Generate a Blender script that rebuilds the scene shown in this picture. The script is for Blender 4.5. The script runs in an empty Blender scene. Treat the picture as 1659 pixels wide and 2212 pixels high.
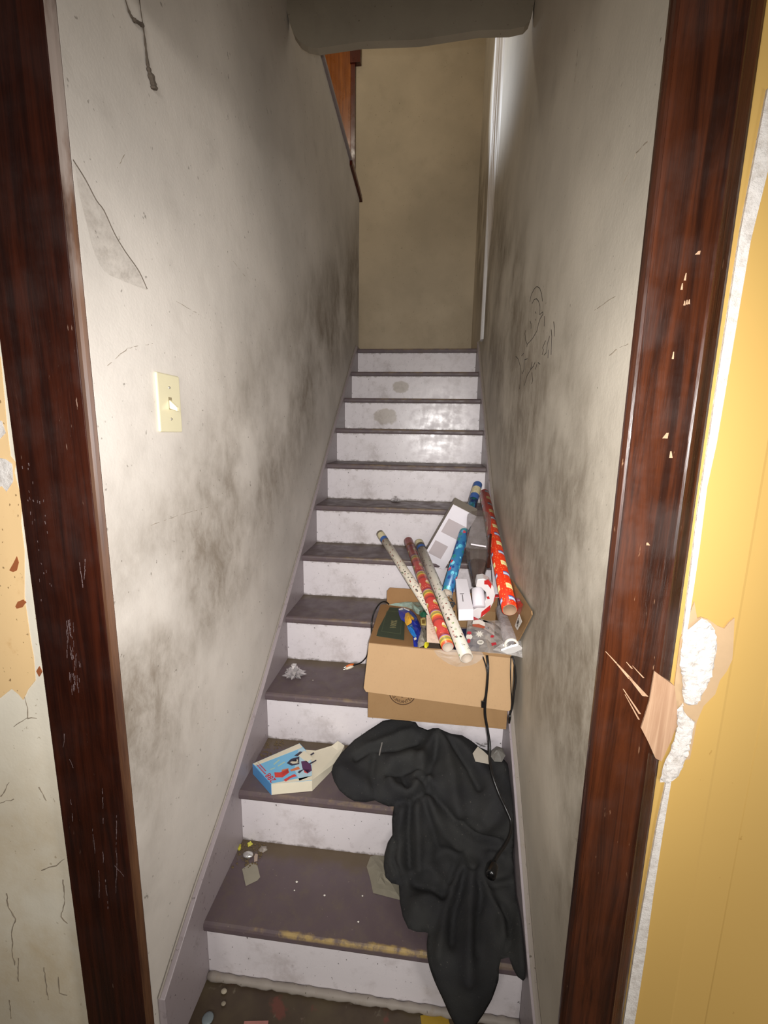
import bpy, bmesh, math, random
import numpy as np
from mathutils import Vector, Matrix
from mathutils.geometry import delaunay_2d_cdt

sc = bpy.context.scene
COL = sc.collection
random.seed(7)

# ------------------------------------------------------------------ camera
CAM = Vector((0.09787, 0.0, 1.41524))
RIGHT = Vector((0.99356284, 0.11210617, 0.01628125))
UP = Vector((-0.03559295, 0.17248902, 0.98436816))
FWD = Vector((-0.10754541, 0.97861113, -0.17536887))
FPX, PW, PH = 952.46, 1659.0, 2212.0
cd = bpy.data.cameras.new('camera')
cam = bpy.data.objects.new('camera', cd)
COL.objects.link(cam)
m = Matrix((RIGHT, UP, -FWD)).transposed().to_4x4()
m.translation = CAM
cam.matrix_world = m
cd.sensor_fit = 'HORIZONTAL'
cd.sensor_width = 36.0
cd.lens = FPX / PW * 36.0
cd.clip_start = 0.01
sc.camera = cam

# ------------------------------------------------------------------ world, lamps, exposure
w = bpy.data.worlds.new('world')
sc.world = w
w.use_nodes = True
w.node_tree.nodes['Background'].inputs[0].default_value = (1.0, 0.93, 0.85, 1)
w.node_tree.nodes['Background'].inputs[1].default_value = 0.03


def lamp(name, kind, loc, energy, color, target=None, size=None, size_y=None, radius=None, spot=None, blend=0.5):
    d = bpy.data.lights.new(name, kind)
    d.energy = energy
    d.color = color
    if kind == 'AREA':
        d.shape = 'RECTANGLE'
        d.size = size
        d.size_y = size_y or size
    if radius is not None:
        d.shadow_soft_size = radius
    if spot:
        d.spot_size = math.radians(spot)
        d.spot_blend = blend
    o = bpy.data.objects.new(name, d)
    o.location = loc
    if target is not None:
        o.rotation_euler = (Vector(target) - Vector(loc)).to_track_quat('-Z', 'Y').to_euler()
    COL.objects.link(o)
    return o


lamp('camera_flash', 'SPOT', CAM + RIGHT * 0.018 + UP * 0.012 - FWD * 0.03, 92.0, (1.0, 0.97, 0.95), target=CAM + FWD + UP * 0.02, radius=0.006, spot=114, blend=1.0)
lamp('room_lamp', 'AREA', (0.30, -1.30, 1.76), 16.0, (1.0, 0.95, 0.89), target=(0.0, 1.2, 1.5), size=0.5, size_y=0.4)
lamp('side_fill_light', 'AREA', (-0.95, -1.25, 1.45), 9.0, (1.0, 0.95, 0.88), target=(0.4, 0.75, 0.9), size=0.5, size_y=0.6)  # added fill from the left, brightens the walls beside the doorway
lamp('low_fill_light', 'AREA', (1.75, -0.45, 0.70), 13.0, (1.0, 0.95, 0.88), target=(0.5, 0.7, 0.45), size=0.5, size_y=0.6)  # added low fill, lifts the lower part of the yellow wall
lamp('upper_hall_lamp', 'POINT', (-0.75, 2.7, 4.2), 14.0, (1.0, 0.90, 0.74), radius=0.08)
lamp('upper_hall_window_light', 'SPOT', (-0.60, 3.60, 3.62), 75.0, (0.87, 0.93, 1.0), target=(0.37, 2.70, 3.40), radius=0.03, spot=52, blend=0.9)

sc.view_settings.view_transform = 'Standard'
sc.view_settings.look = 'None'
sc.view_settings.gamma = 1.0
sc.view_settings.use_curve_mapping = False
sc.view_settings.exposure = 0.0

# ------------------------------------------------------------------ measurements (metres)
XW, XR = -0.461, 0.373          # plaster faces of the stair walls
XL, XRR = -0.443, 0.355         # inner faces of the skirt boards
RISE, GO, Y0, OV = 0.18, 0.22418, 0.8652, 0.0146
YD = 0.70                       # room face of the door wall


def nose(k):
    """front of the k-th tread from the top (0 = landing): y, z"""
    return Y0 + (10 - k) * GO, (11 - k) * RISE


def ray(px, py):
    return FWD + RIGHT * ((px - PW / 2) / FPX) - UP * ((py - PH / 2) / FPX)


def at(px, py, ax, val):
    """measured point: where the line of sight meets the real plane x/y/z = val"""
    d = ray(px, py)
    i = 'xyz'.index(ax)
    return CAM + d * ((val - CAM[i]) / d[i])


# ------------------------------------------------------------------ material helpers
def srgb(r, g, b):
    def f(c):
        c /= 255.0
        return c / 12.92 if c <= 0.04045 else ((c + 0.055) / 1.055) ** 2.4
    return (f(r), f(g), f(b), 1.0)


class NT:
    def __init__(self, name):
        self.m = bpy.data.materials.new(name)
        self.m.use_nodes = True
        self.t = self.m.node_tree
        self.b = self.t.nodes['Principled BSDF']
        self.tc = self.t.nodes.new('ShaderNodeTexCoord')
        self.co = self.tc.outputs['Object']

    def n(self, typ, **kw):
        x = self.t.nodes.new(typ)
        for k, v in kw.items():
            setattr(x, k, v)
        return x

    def put(self, sock, v):
        if hasattr(v, 'is_output') or isinstance(v, bpy.types.NodeSocket):
            self.t.links.new(v, sock)
        else:
            sock.default_value = v

    def math(self, op, a, b=0.0, c=None):
        x = self.n('ShaderNodeMath', operation=op)
        self.put(x.inputs[0], a)
        self.put(x.inputs[1], b)
        if c is not None:
            self.put(x.inputs[2], c)
        return x.outputs[0]

    def scaled(self, s, loc=(0, 0, 0)):
        mp = self.n('ShaderNodeMapping')
        self.t.links.new(self.co, mp.inputs[0])
        mp.inputs['Scale'].default_value = s
        mp.inputs['Location'].default_value = loc
        return mp.outputs[0]

    def noise(self, scale, detail=4.0, stretch=(1, 1, 1), loc=(0, 0, 0), rough=0.55, dist=0.0):
        x = self.n('ShaderNodeTexNoise')
        self.t.links.new(self.scaled(stretch, loc), x.inputs['Vector'])
        x.inputs['Scale'].default_value = scale
        x.inputs['Detail'].default_value = detail
        x.inputs['Roughness'].default_value = rough
        x.inputs['Distortion'].default_value = dist
        return x.outputs[0]

    def voronoi(self, scale, stretch=(1, 1, 1), feature='F1', out='Distance'):
        x = self.n('ShaderNodeTexVoronoi', feature=feature)
        self.t.links.new(self.scaled(stretch), x.inputs['Vector'])
        x.inputs['Scale'].default_value = scale
        return x.outputs[out]

    def rng(self, v, a, b, lo=0.0, hi=1.0, smooth=True):
        x = self.n('ShaderNodeMapRange')
        x.interpolation_type = 'SMOOTHSTEP' if smooth else 'LINEAR'
        self.put(x.inputs['Value'], v)
        x.inputs['From Min'].default_value = a
        x.inputs['From Max'].default_value = b
        x.inputs['To Min'].default_value = lo
        x.inputs['To Max'].default_value = hi
        return x.outputs[0]

    def mix(self, fac, a, b):
        x = self.n('ShaderNodeMix', data_type='RGBA')
        self.put(x.inputs[0], fac)
        self.put(x.inputs[6], a)
        self.put(x.inputs[7], b)
        return x.outputs[2]

    def xyz(self):
        x = self.n('ShaderNodeSeparateXYZ')
        self.t.links.new(self.co, x.inputs[0])
        return x.outputs

    def ramp(self, v, stops, constant=False):
        x = self.n('ShaderNodeValToRGB')
        cr = x.color_ramp
        if constant:
            cr.interpolation = 'CONSTANT'
        while len(cr.elements) < len(stops):
            cr.elements.new(0.5)
        for e, (p, c) in zip(cr.elements, stops):
            e.position = p
            e.color = c
        self.put(x.inputs[0], v)
        return x.outputs[0]

    def bump(self, h, strength=0.3, dist=0.002):
        x = self.n('ShaderNodeBump')
        x.inputs['Strength'].default_value = strength
        x.inputs['Distance'].default_value = dist
        self.put(x.inputs['Height'], h)
        self.t.links.new(x.outputs[0], self.b.inputs['Normal'])

    def done(self, color, rough=0.6, spec=0.5, metal=0.0, alpha=None, coat=None):
        self.put(self.b.inputs['Base Color'], color)
        self.put(self.b.inputs['Roughness'], rough)
        self.b.inputs['Specular IOR Level'].default_value = spec
        self.b.inputs['Metallic'].default_value = metal
        if alpha is not None:
            self.put(self.b.inputs['Alpha'], alpha)
        if coat is not None:
            self.b.inputs['Coat Weight'].default_value = coat
        return self.m


def simple(name, c, rough=0.6, spec=0.5, metal=0.0, alpha=None, var=0.12, scale=30.0):
    t = NT(name)
    d = tuple(x * (1 - var) for x in c[:3]) + (1,)
    l = tuple(min(1, x * (1 + var)) for x in c[:3]) + (1,)
    return t.done(t.mix(t.noise(scale), d, l), rough, spec, metal, alpha)


def film(name, c=(1, 1, 1, 1), alpha=0.15, rough=0.12):
    t = NT(name)
    nz = t.noise(34.0, 2.0, dist=0.6)
    t.bump(nz, 0.35, 0.008)
    return t.done(c, rough, 0.8, 0.0, t.rng(nz, 0.35, 0.75, alpha * 0.8, min(1.0, alpha * 1.3)))


# ------------------------------------------------------------------ mesh helpers
class MB:
    def __init__(self):
        self.v, self.f = [], []

    def add(self, vs, fs):
        o = len(self.v)
        self.v += [tuple(v) for v in vs]
        self.f += [tuple(i + o for i in f) for f in fs]
        return self

    def box(self, a, b):
        x0, y0, z0 = a
        x1, y1, z1 = b
        vs = [(x0, y0, z0), (x1, y0, z0), (x1, y1, z0), (x0, y1, z0), (x0, y0, z1), (x1, y0, z1), (x1, y1, z1), (x0, y1, z1)]
        return self.add(vs, [(3, 2, 1, 0), (4, 5, 6, 7), (0, 1, 5, 4), (1, 2, 6, 5), (2, 3, 7, 6), (3, 0, 4, 7)])

    def slab(self, pts, d):
        """closed polygon of 3-D points thickened by vector d"""
        n = len(pts)
        d = Vector(d)
        vs = [Vector(p) for p in pts] + [Vector(p) + d for p in pts]
        fs = [tuple(range(n)), tuple(range(2 * n - 1, n - 1, -1))]
        for i in range(n):
            j = (i + 1) % n
            fs.append((j, i, i + n, j + n))
        return self.add(vs, fs)

    def oblong(self, c, u, v, n):
        """box from a corner and three edge vectors"""
        c, u, v, n = Vector(c), Vector(u), Vector(v), Vector(n)
        return self.slab([c, c + u, c + u + v, c + v], n)

    def tube(self, pts, r, seg=8, cap=True):
        pts = [Vector(p) for p in pts]
        n = len(pts)
        rs = r if isinstance(r, (list, tuple)) else [r] * n
        vs, fs = [], []
        prev = None
        for i, p in enumerate(pts):
            t = (pts[min(i + 1, n - 1)] - pts[max(i - 1, 0)]).normalized()
            if prev is None:
                a = t.cross(Vector((0.3, 0.2, 1))).normalized()
            else:
                a = (prev - t * prev.dot(t)).normalized()
            prev = a
            b = t.cross(a)
            for k in range(seg):
                an = 2 * math.pi * k / seg
                vs.append(p + (a * math.cos(an) + b * math.sin(an)) * rs[i])
        for i in range(n - 1):
            for k in range(seg):
                k2 = (k + 1) % seg
                fs.append((i * seg + k, i * seg + k2, (i + 1) * seg + k2, (i + 1) * seg + k))
        if cap:
            fs.append(tuple(range(seg - 1, -1, -1)))
            fs.append(tuple(range((n - 1) * seg, n * seg)))
        return self.add(vs, fs)

    def lathe(self, prof, seg=24, off=(0, 0, 0), sx=1.0, sy=1.0):
        """profile of (radius, z) turned about z"""
        vs, fs = [], []
        o = Vector(off)
        for r, z in prof:
            for k in range(seg):
                an = 2 * math.pi * k / seg
                vs.append(o + Vector((r * sx * math.cos(an), r * sy * math.sin(an), z)))
        for i in range(len(prof) - 1):
            for k in range(seg):
                k2 = (k + 1) % seg
                fs.append((i * seg + k, i * seg + k2, (i + 1) * seg + k2, (i + 1) * seg + k))
        return self.add(vs, fs)

    def extrude(self, prof, axis, a, b):
        """closed 2-D profile extruded along x (profile y,z), y (x,z) or z (x,y)"""
        def P(p, t):
            return {'x': (t, p[0], p[1]), 'y': (p[0], t, p[1]), 'z': (p[0], p[1], t)}[axis]
        n = len(prof)
        vs = [P(p, a) for p in prof] + [P(p, b) for p in prof]
        fs = [tuple(range(n - 1, -1, -1)), tuple(range(n, 2 * n))]
        for i in range(n):
            j = (i + 1) % n
            fs.append((i, j, j + n, i + n))
        return self.add(vs, fs)


def link(name, mesh, mat, parent=None, smooth=False):
    o = bpy.data.objects.new(name, mesh)
    COL.objects.link(o)
    if mat is not None:
        mesh.materials.append(mat)
    if parent is not None:
        o.parent = parent
        o.matrix_parent_inverse = parent.matrix_basis.inverted()
    if smooth:
        for p in mesh.polygons:
            p.use_smooth = True
    return o


def obj(name, mb, mat, parent=None, smooth=False, bevel=0.0, local=False, segs=2):
    me = bpy.data.meshes.new(name)
    me.from_pydata(mb.v, [], mb.f)
    bm = bmesh.new()
    bm.from_mesh(me)
    bmesh.ops.recalc_face_normals(bm, faces=bm.faces)
    bm.to_mesh(me)
    bm.free()
    me.update()
    o = link(name, me, mat, parent, smooth)
    if local and parent is not None:
        o.matrix_parent_inverse = Matrix.Identity(4)
    if bevel:
        bv = o.modifiers.new('bevel', 'BEVEL')
        bv.width = bevel
        bv.segments = segs
        bv.limit_method = 'ANGLE'
        bv.angle_limit = math.radians(35)
    return o


def tag(o, label, cat, group=None):
    o['label'] = label
    o['category'] = cat
    if group:
        o['group'] = group
    return o


def struct(name, mb, mat, parent=None, **kw):
    o = obj(name, mb, mat, parent, **kw)
    if parent is None:
        o['kind'] = 'structure'
    return o


def empty(name, loc, label, cat, group=None):
    o = bpy.data.objects.new(name, None)
    o.empty_display_size = 0.05
    o.location = loc
    COL.objects.link(o)
    return tag(o, label, cat, group)


def text_mesh(body, size, origin, xdir, ydir, depth=0.0004, align='CENTER'):
    cu = bpy.data.curves.new('lettering', 'FONT')
    cu.body = body
    cu.size = size
    cu.align_x = align
    cu.align_y = 'CENTER'
    cu.extrude = depth
    cu.resolution_u = 2
    t = bpy.data.objects.new('lettering', cu)
    me = bpy.data.meshes.new_from_object(t)
    bpy.data.objects.remove(t)
    x = Vector(xdir).normalized()
    y = Vector(ydir)
    y = (y - x * y.dot(x)).normalized()
    z = x.cross(y)
    M = Matrix((x, y, z)).transposed().to_4x4()
    M.translation = Vector(origin)
    me.transform(M)
    me.materials.clear()
    return me


def smooth_path(pts, n=6):
    """Catmull-Rom through 3-D points"""
    P = [Vector(p) for p in pts]
    P = [P[0] * 2 - P[1]] + P + [P[-1] * 2 - P[-2]]
    out = []
    for i in range(1, len(P) - 2):
        a, b, c, d = P[i - 1], P[i], P[i + 1], P[i + 2]
        for k in range(n):
            t = k / n
            out.append(0.5 * ((2 * b) + (c - a) * t + (2 * a - 5 * b + 4 * c - d) * t * t + (3 * b - a - 3 * c + d) * t ** 3))
    out.append(P[-2])
    return out


# ------------------------------------------------------------------ materials of the setting
def plaster(name, base, dirt, slope, centre, w0, w1, amount=0.85, side=1.0):
    t = NT(name)
    x, y, z = t.xyz()
    c = t.mix(t.rng(t.noise(2.2, 5.0), 0.3, 0.72), base, tuple(v * 0.80 for v in base[:3]) + (1,))
    c = t.mix(t.math('MULTIPLY', t.rng(t.noise(9.0, 6.0, loc=(3, 1, 2)), 0.5, 0.85), 0.18), c, tuple(v * 0.55 for v in dirt[:3]) + (1,))
    band = t.math('ABSOLUTE', t.math('SUBTRACT', t.math('SUBTRACT', z, t.math('MULTIPLY', y, slope)), centre))
    bm_ = t.rng(band, w0, w1, 1.0, 0.0)
    blot = t.rng(t.noise(2.9, 5.0, loc=(5, 2, 7), rough=0.55), 0.30, 0.58)
    streak = t.rng(t.noise(12.0, 7.0, stretch=(1, 1.3, 0.8), rough=0.72, dist=0.3), 0.25, 0.75, 0.35, 1.0)
    c = t.mix(t.math('MULTIPLY', t.math('MULTIPLY', bm_, blot), t.math('MULTIPLY', streak, amount)), c, dirt)
    sp = t.rng(t.noise(75.0, 2.0), 0.70, 0.76)
    c = t.mix(t.math('MULTIPLY', sp, 0.5), c, tuple(v * 0.5 for v in dirt[:3]) + (1,))
    fine = t.noise(160.0, 3.0)
    t.bump(t.math('ADD', t.noise(7.0, 5.0), t.math('MULTIPLY', fine, 0.12)), 0.35, 0.006)
    return t.done(c, 0.62, 0.3)


M = {}
M['plaster_left'] = plaster('grubby_plaster', srgb(220, 213, 204), srgb(100, 84, 62), 0.62, 0.47, 0.05, 0.56, 0.80)
M['plaster_right'] = plaster('handled_plaster', srgb(206, 197, 181), srgb(98, 84, 64), 0.70, 0.42, 0.20, 0.75, 0.82)
M['plaster_upper'] = plaster('upper_plaster', srgb(196, 182, 158), srgb(140, 124, 98), 0.0, 2.2, 0.1, 0.5, 0.3)
M['plaster_header'] = plaster('header_plaster', srgb(176, 166, 148), srgb(110, 98, 80), 0.0, 9.0, 0.1, 0.5, 0.4)


def wood(name, a, b, stretch=(1, 1, 0.05), rough=0.22, scale=55.0, wear=None):
    t = NT(name)
    g = t.noise(scale, 6.0, stretch=stretch, dist=0.6, rough=0.65)
    big = t.noise(5.0, 3.0, stretch=(1, 1, 0.25), loc=(2, 5, 1))
    c = t.mix(t.rng(g, 0.33, 0.7), a, b)
    c = t.mix(t.math('MULTIPLY', t.rng(big, 0.45, 0.75), 0.6), c, a)
    if wear:
        s = t.rng(t.noise(170.0, 3.0, stretch=(1, 1, 0.16)), 0.70, 0.76)
        s = t.math('MULTIPLY', s, t.rng(t.noise(6.0, 3.0, stretch=(1, 1, 0.4), loc=(4, 4, 9)), 0.5, 0.66))
        c = t.mix(t.math('MULTIPLY', s, 0.8), c, wear)
    t.bump(t.math('ADD', g, t.math('MULTIPLY', t.noise(300.0, 2.0, stretch=(1, 1, 0.1)), 0.3)), 0.25, 0.002)
    return t.done(c, t.rng(t.noise(14.0, 4.0), 0.3, 0.7, rough, rough + 0.22), 0.5)


M['casing'] = wood('dark_varnished_wood', srgb(30, 11, 7), srgb(56, 23, 12), wear=srgb(150, 125, 110))
M['casing_right'] = wood('red_brown_varnished_wood', srgb(36, 16, 8), srgb(76, 37, 18), wear=srgb(170, 130, 100))
M['casing_edge'] = wood('worn_wood_edge', srgb(62, 38, 22), srgb(104, 74, 48), rough=0.45, wear=srgb(190, 180, 168))
def jamb_mat():
    t = NT('paint_smeared_jamb_edge')
    g = t.noise(60.0, 6.0, stretch=(1, 1, 0.05), rough=0.65)
    c = t.mix(t.rng(g, 0.33, 0.7), srgb(60, 34, 20), srgb(96, 64, 40))
    x, y, z = t.xyz()
    sm = t.math('MULTIPLY', t.rng(z, 1.60, 1.72), t.rng(t.noise(22.0, 5.0, stretch=(1, 1, 0.25)), 0.34, 0.56))
    c = t.mix(t.math('MULTIPLY', sm, 0.8), c, srgb(150, 138, 130))
    return t.done(c, 0.5)


M['jamb_edge'] = jamb_mat()
M['casing_upper'] = wood('orange_wood', srgb(120, 62, 16), srgb(160, 92, 30))
M['casing_upper_dark'] = wood('dark_and_shaded_wood', srgb(70, 20, 8), srgb(90, 30, 12))  # dark wood, also stands in for shade on the casing side
M['raw_wood'] = wood('raw_split_wood', srgb(160, 124, 96), srgb(192, 158, 128), rough=0.75, scale=80.0)


def paint(name, base, dirt, rough=0.3, amount=0.6, dirt_scale=26.0, lo=0.56, hi=0.74):
    t = NT(name)
    c = t.mix(t.noise(3.0, 4.0), base, tuple(v * 0.88 for v in base[:3]) + (1,))
    d = t.rng(t.noise(dirt_scale, 7.0, rough=0.7), lo, hi)
    c = t.mix(t.math('MULTIPLY', d, amount), c, dirt)
    s = t.rng(t.noise(120.0, 2.0, stretch=(1, 1, 0.7)), 0.69, 0.73)
    c = t.mix(t.math('MULTIPLY', s, 0.8), c, tuple(v * 0.35 for v in dirt[:3]) + (1,))
    t.bump(t.noise(35.0, 4.0), 0.12, 0.003)
    return t.done(c, rough, 0.5)


def riser_paint():
    t = NT('lavender_white_riser_paint')
    base = srgb(226, 220, 222)
    dirt = srgb(120, 108, 104)
    c = t.mix(t.noise(3.0, 4.0), base, srgb(214, 207, 211))
    d = t.rng(t.noise(26.0, 7.0, rough=0.7), 0.58, 0.76)
    c = t.mix(t.math('MULTIPLY', d, 0.45), c, dirt)
    s = t.rng(t.noise(110.0, 2.0, stretch=(1, 1, 0.7)), 0.69, 0.73)
    c = t.mix(t.math('MULTIPLY', s, 0.8), c, srgb(60, 52, 50))
    # two round water stains, one on the second and one on the third riser from the top
    ge = t.n('ShaderNodeNewGeometry')
    sp = t.n('ShaderNodeSeparateXYZ')
    t.t.links.new(ge.outputs['Position'], sp.inputs[0])
    for (px, py, k, rx, rz) in ((865, 836, 1, 0.060, 0.040), (833, 900, 2, 0.078, 0.052)):
        p = at(px, py, 'y', nose(k)[0] + OV)
        dx = t.math('DIVIDE', t.math('SUBTRACT', sp.outputs[0], p.x), rx)
        dz = t.math('DIVIDE', t.math('SUBTRACT', sp.outputs[2], p.z), rz)
        r2 = t.math('ADD', t.math('MULTIPLY', dx, dx), t.math('MULTIPLY', dz, dz))
        r2 = t.math('ADD', r2, t.math('MULTIPLY', t.math('SUBTRACT', t.noise(30.0, 3.0), 0.5), 1.2))
        c = t.mix(t.rng(r2, 0.55, 1.0, 0.6, 0.0), c, srgb(150, 136, 112))
    # grime gathered along the foot of the board
    x, y, z = t.xyz()
    f = t.math('ADD', z, t.math('MULTIPLY', t.math('SUBTRACT', t.noise(24.0, 6.0, rough=0.7), 0.5), 0.045))
    c = t.mix(t.rng(f, -0.004, 0.010, 0.8, 0.0), c, srgb(84, 72, 62))
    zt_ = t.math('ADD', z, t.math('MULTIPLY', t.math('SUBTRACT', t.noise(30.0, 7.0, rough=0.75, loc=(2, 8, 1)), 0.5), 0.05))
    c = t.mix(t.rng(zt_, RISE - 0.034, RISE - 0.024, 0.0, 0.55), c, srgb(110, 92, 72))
    smear = t.math('MULTIPLY', t.rng(t.noise(7.0, 6.0, loc=(6, 1, 4), rough=0.7), 0.50, 0.70), 0.45)
    c = t.mix(smear, c, srgb(150, 138, 132))
    t.bump(t.noise(35.0, 4.0), 0.10, 0.003)
    return t.done(c, t.rng(t.noise(20.0, 3.0), 0.3, 0.7, 0.22, 0.42), 0.5)


M['riser'] = riser_paint()
M['skirt'] = paint('grey_lavender_skirt_paint', srgb(158, 147, 150), srgb(96, 84, 80), 0.4, 0.6)
M['caulk'] = paint('old_white_caulk', srgb(156, 147, 138), srgb(140, 125, 108), 0.6, 0.7)


def tread_paint():
    t = NT('worn_purple_brown_tread_paint')
    x, y, z = t.xyz()
    c = t.mix(t.noise(12.0, 5.0), srgb(86, 73, 76), srgb(102, 88, 92))
    c = t.mix(t.math('MULTIPLY', t.rng(t.noise(20.0, 8.0, rough=0.75), 0.45, 0.70), 0.65), c, srgb(104, 92, 80))
    yb = t.math('ADD', y, t.math('MULTIPLY', t.math('SUBTRACT', t.noise(14.0, 5.0), 0.5), 0.09))
    c = t.mix(t.rng(yb, GO - 0.055, GO - 0.005, 0.0, 0.9), c, srgb(92, 78, 58))
    # bare wood where the nosing is worn through
    yf = t.math('ADD', y, t.math('MULTIPLY', t.math('SUBTRACT', t.noise(34.0, 5.0, stretch=(0.5, 1, 1)), 0.5), 0.034))
    edge = t.rng(yf, 0.006, 0.013, 1.0, 0.0)
    xm = t.math('ABSOLUTE', t.math('ADD', x, t.math('MULTIPLY', t.math('SUBTRACT', t.noise(6.0), 0.5), 0.25)))
    edge = t.math('MULTIPLY', edge, t.rng(xm, 0.24, 0.36, 1.0, 0.0))
    zt = t.rng(z, -0.012, -0.004, 0.0, 1.0)
    oi = t.n('ShaderNodeObjectInfo')
    ol = t.n('ShaderNodeSeparateXYZ')
    t.t.links.new(oi.outputs['Location'], ol.inputs[0])
    amt = t.rng(ol.outputs[2], 0.2, 0.3, 0.85, 0.28)
    gp_ = t.n('ShaderNodeNewGeometry')
    wn = t.n('ShaderNodeTexNoise')
    t.t.links.new(gp_.outputs['Position'], wn.inputs['Vector'])
    wn.inputs['Scale'].default_value = 17.0
    wn.inputs['Detail'].default_value = 5.0
    wn.inputs['Roughness'].default_value = 0.7
    amt = t.math('MULTIPLY', amt, t.rng(wn.outputs[0], 0.40, 0.60))
    c = t.mix(t.math('MULTIPLY', edge, t.math('MULTIPLY', zt, amt)), c, srgb(176, 150, 92))
    s = t.rng(t.noise(130.0, 2.0), 0.72, 0.76)
    c = t.mix(t.math('MULTIPLY', s, 0.7), c, srgb(150, 138, 130))
    t.bump(t.noise(60.0, 4.0), 0.15, 0.003)
    return t.done(c, t.rng(t.noise(18.0, 3.0), 0.3, 0.7, 0.38, 0.6), 0.45)


M['tread'] = tread_paint()


def floor_mat():
    t = NT('dirty_brown_floor_covering')
    c = t.mix(t.rng(t.noise(6.0, 6.0), 0.35, 0.65), srgb(66, 52, 42), srgb(86, 74, 54))
    c = t.mix(t.math('MULTIPLY', t.rng(t.noise(14.0, 4.0, loc=(3, 3, 3)), 0.6, 0.68), 0.8), c, srgb(110, 62, 52))
    c = t.mix(t.math('MULTIPLY', t.rng(t.noise(24.0, 5.0, loc=(7, 3, 3)), 0.62, 0.7), 0.5), c, srgb(130, 120, 104))
    t.bump(t.noise(50.0, 4.0), 0.3, 0.003)
    return t.done(c, 0.45)


M['floor'] = floor_mat()
M['floor_upper'] = simple('upper_floor_boards', srgb(110, 80, 50), 0.5)


def yellow_mat():
    t = NT('yellow_wall_paint')
    c = t.mix(t.noise(1.6, 3.0), srgb(194, 160, 92), srgb(188, 152, 84))
    c = t.mix(t.math('MULTIPLY', t.rng(t.noise(40.0, 3.0), 0.72, 0.76), 0.6), c, srgb(150, 110, 50))
    t.bump(t.noise(18.0, 4.0), 0.1, 0.004)
    return t.done(c, 0.65, 0.25)


M['yellow'] = yellow_mat()
M['cream_wall'] = plaster('cracked_cream_wall', srgb(232, 225, 208), srgb(190, 165, 120), 0.0, 0.35, 0.1, 0.6, 0.6)


def gyp():
    t = NT('broken_white_plaster')
    n = t.noise(60.0, 6.0, rough=0.7)
    t.bump(n, 0.9, 0.006)
    return t.done(t.mix(t.rng(n, 0.3, 0.6), srgb(196, 188, 180), srgb(222, 217, 212)), 0.8, 0.2)


M['gypsum'] = gyp()
M['torn_paper'] = simple('torn_paper_face', srgb(184, 156, 122), 0.8, 0.2)
M['old_paper'] = paint('old_buff_wallpaper', srgb(232, 198, 146), srgb(196, 150, 92), 0.6, 0.6, 14.0)
M['brown_chip'] = simple('brown_chip', srgb(150, 84, 44), 0.7)
M['ink'] = simple('dark_pen_ink', srgb(46, 38, 32), 0.6)
M['crack'] = simple('crack_line', srgb(138, 126, 110), 0.8)  # colour of the thin crack lines, darker than the walls
M['ivory'] = simple('ivory_plastic', srgb(222, 214, 180), 0.3, var=0.04)
M['ivory_bright'] = simple('pale_ivory_plastic', srgb(240, 230, 190), 0.25, var=0.04)
M['steel'] = simple('screw_steel', srgb(220, 215, 200), 0.25, metal=0.8)

# ------------------------------------------------------------------ the shell
struct('floor', MB().box((-2.2, -1.6, -0.08), (1.9, 0.90, 0.0)), M['floor'])

# left stair wall; beyond the header it is a knee wall open to the upper hall
b = MB()
b.extrude([(0.6905, 0.0), (3.25, 0.0), (3.25, 2.985), (2.2, 3.055), (1.75, 3.09), (1.75, 2.95), (0.6905, 2.95)], 'x', XW - 0.10, XW)
wl = struct('wall_left', b, M['plaster_left'])
b = MB().box((XR, 0.6915, 0.0), (XR + 0.10, 4.0, 4.6))
wr = struct('wall_right', b, M['plaster_right'])
struct('wall_back', MB().box((-2.3, 3.9, 1.9), (XR, 4.0, 4.6)), M['plaster_upper'])
struct('ceiling', MB().box((XW, YD, 2.95), (XR, 1.75, 3.03)), M['plaster_header'])
struct('ceiling_upper', MB().box((-2.3, 1.75, 4.6), (XR + 0.1, 4.0, 4.7)), M['plaster_upper'])
# header wall over the stair, its lower corners rounded off in plaster
ya = 1.75
prof = [(XW - 1e-3, 4.6), (XW - 1e-3, 2.85), (-0.452, 2.812), (-0.440, 2.780), (-0.418, 2.752), (-0.390, 2.736), (-0.355, 2.728)]
prof += [(-0.2, 2.737), (0.0, 2.730), (0.2, 2.743), (0.30, 2.738), (0.345, 2.744), (0.360, 2.758), (0.368, 2.785), (XR, 2.82), (XR, 4.6)]
struct('wall_over_stairs', MB().extrude(prof, 'y', ya, ya + 0.03), M['plaster_header'])
struct('wall_hall_front', MB().box((-2.3, 1.75, 1.9), (XW - 0.002, 1.85, 4.6)), M['plaster_upper'])
struct('wall_hall_left', MB().box((-2.4, 1.75, 1.9), (-2.3, 4.0, 4.6)), M['plaster_upper'])
b = MB().box((XW - 0.10, 3.26, 1.90), (XR, 3.9, 1.98))
b.box((-2.3, 1.85, 1.90), (XW - 0.10, 3.9, 1.98))
struct('floor_upper', b, M['floor_upper'])
# cap board along the top of the knee wall
b = MB().extrude([(1.85, 3.082), (2.2, 3.055), (3.28, 2.983), (3.28, 3.003), (2.2, 3.075), (1.85, 3.102)], 'x', XW - 0.12, XW + 0.014)
struct('trim_1', b, M['skirt'], bevel=0.004)
b = MB().extrude([(2.9, 2.985), (3.283, 2.962), (3.283, 2.984), (2.9, 3.009)], 'x', XW - 0.10, XW + 0.016)
struct('trim_2', b, M['casing_upper_dark'])
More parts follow.
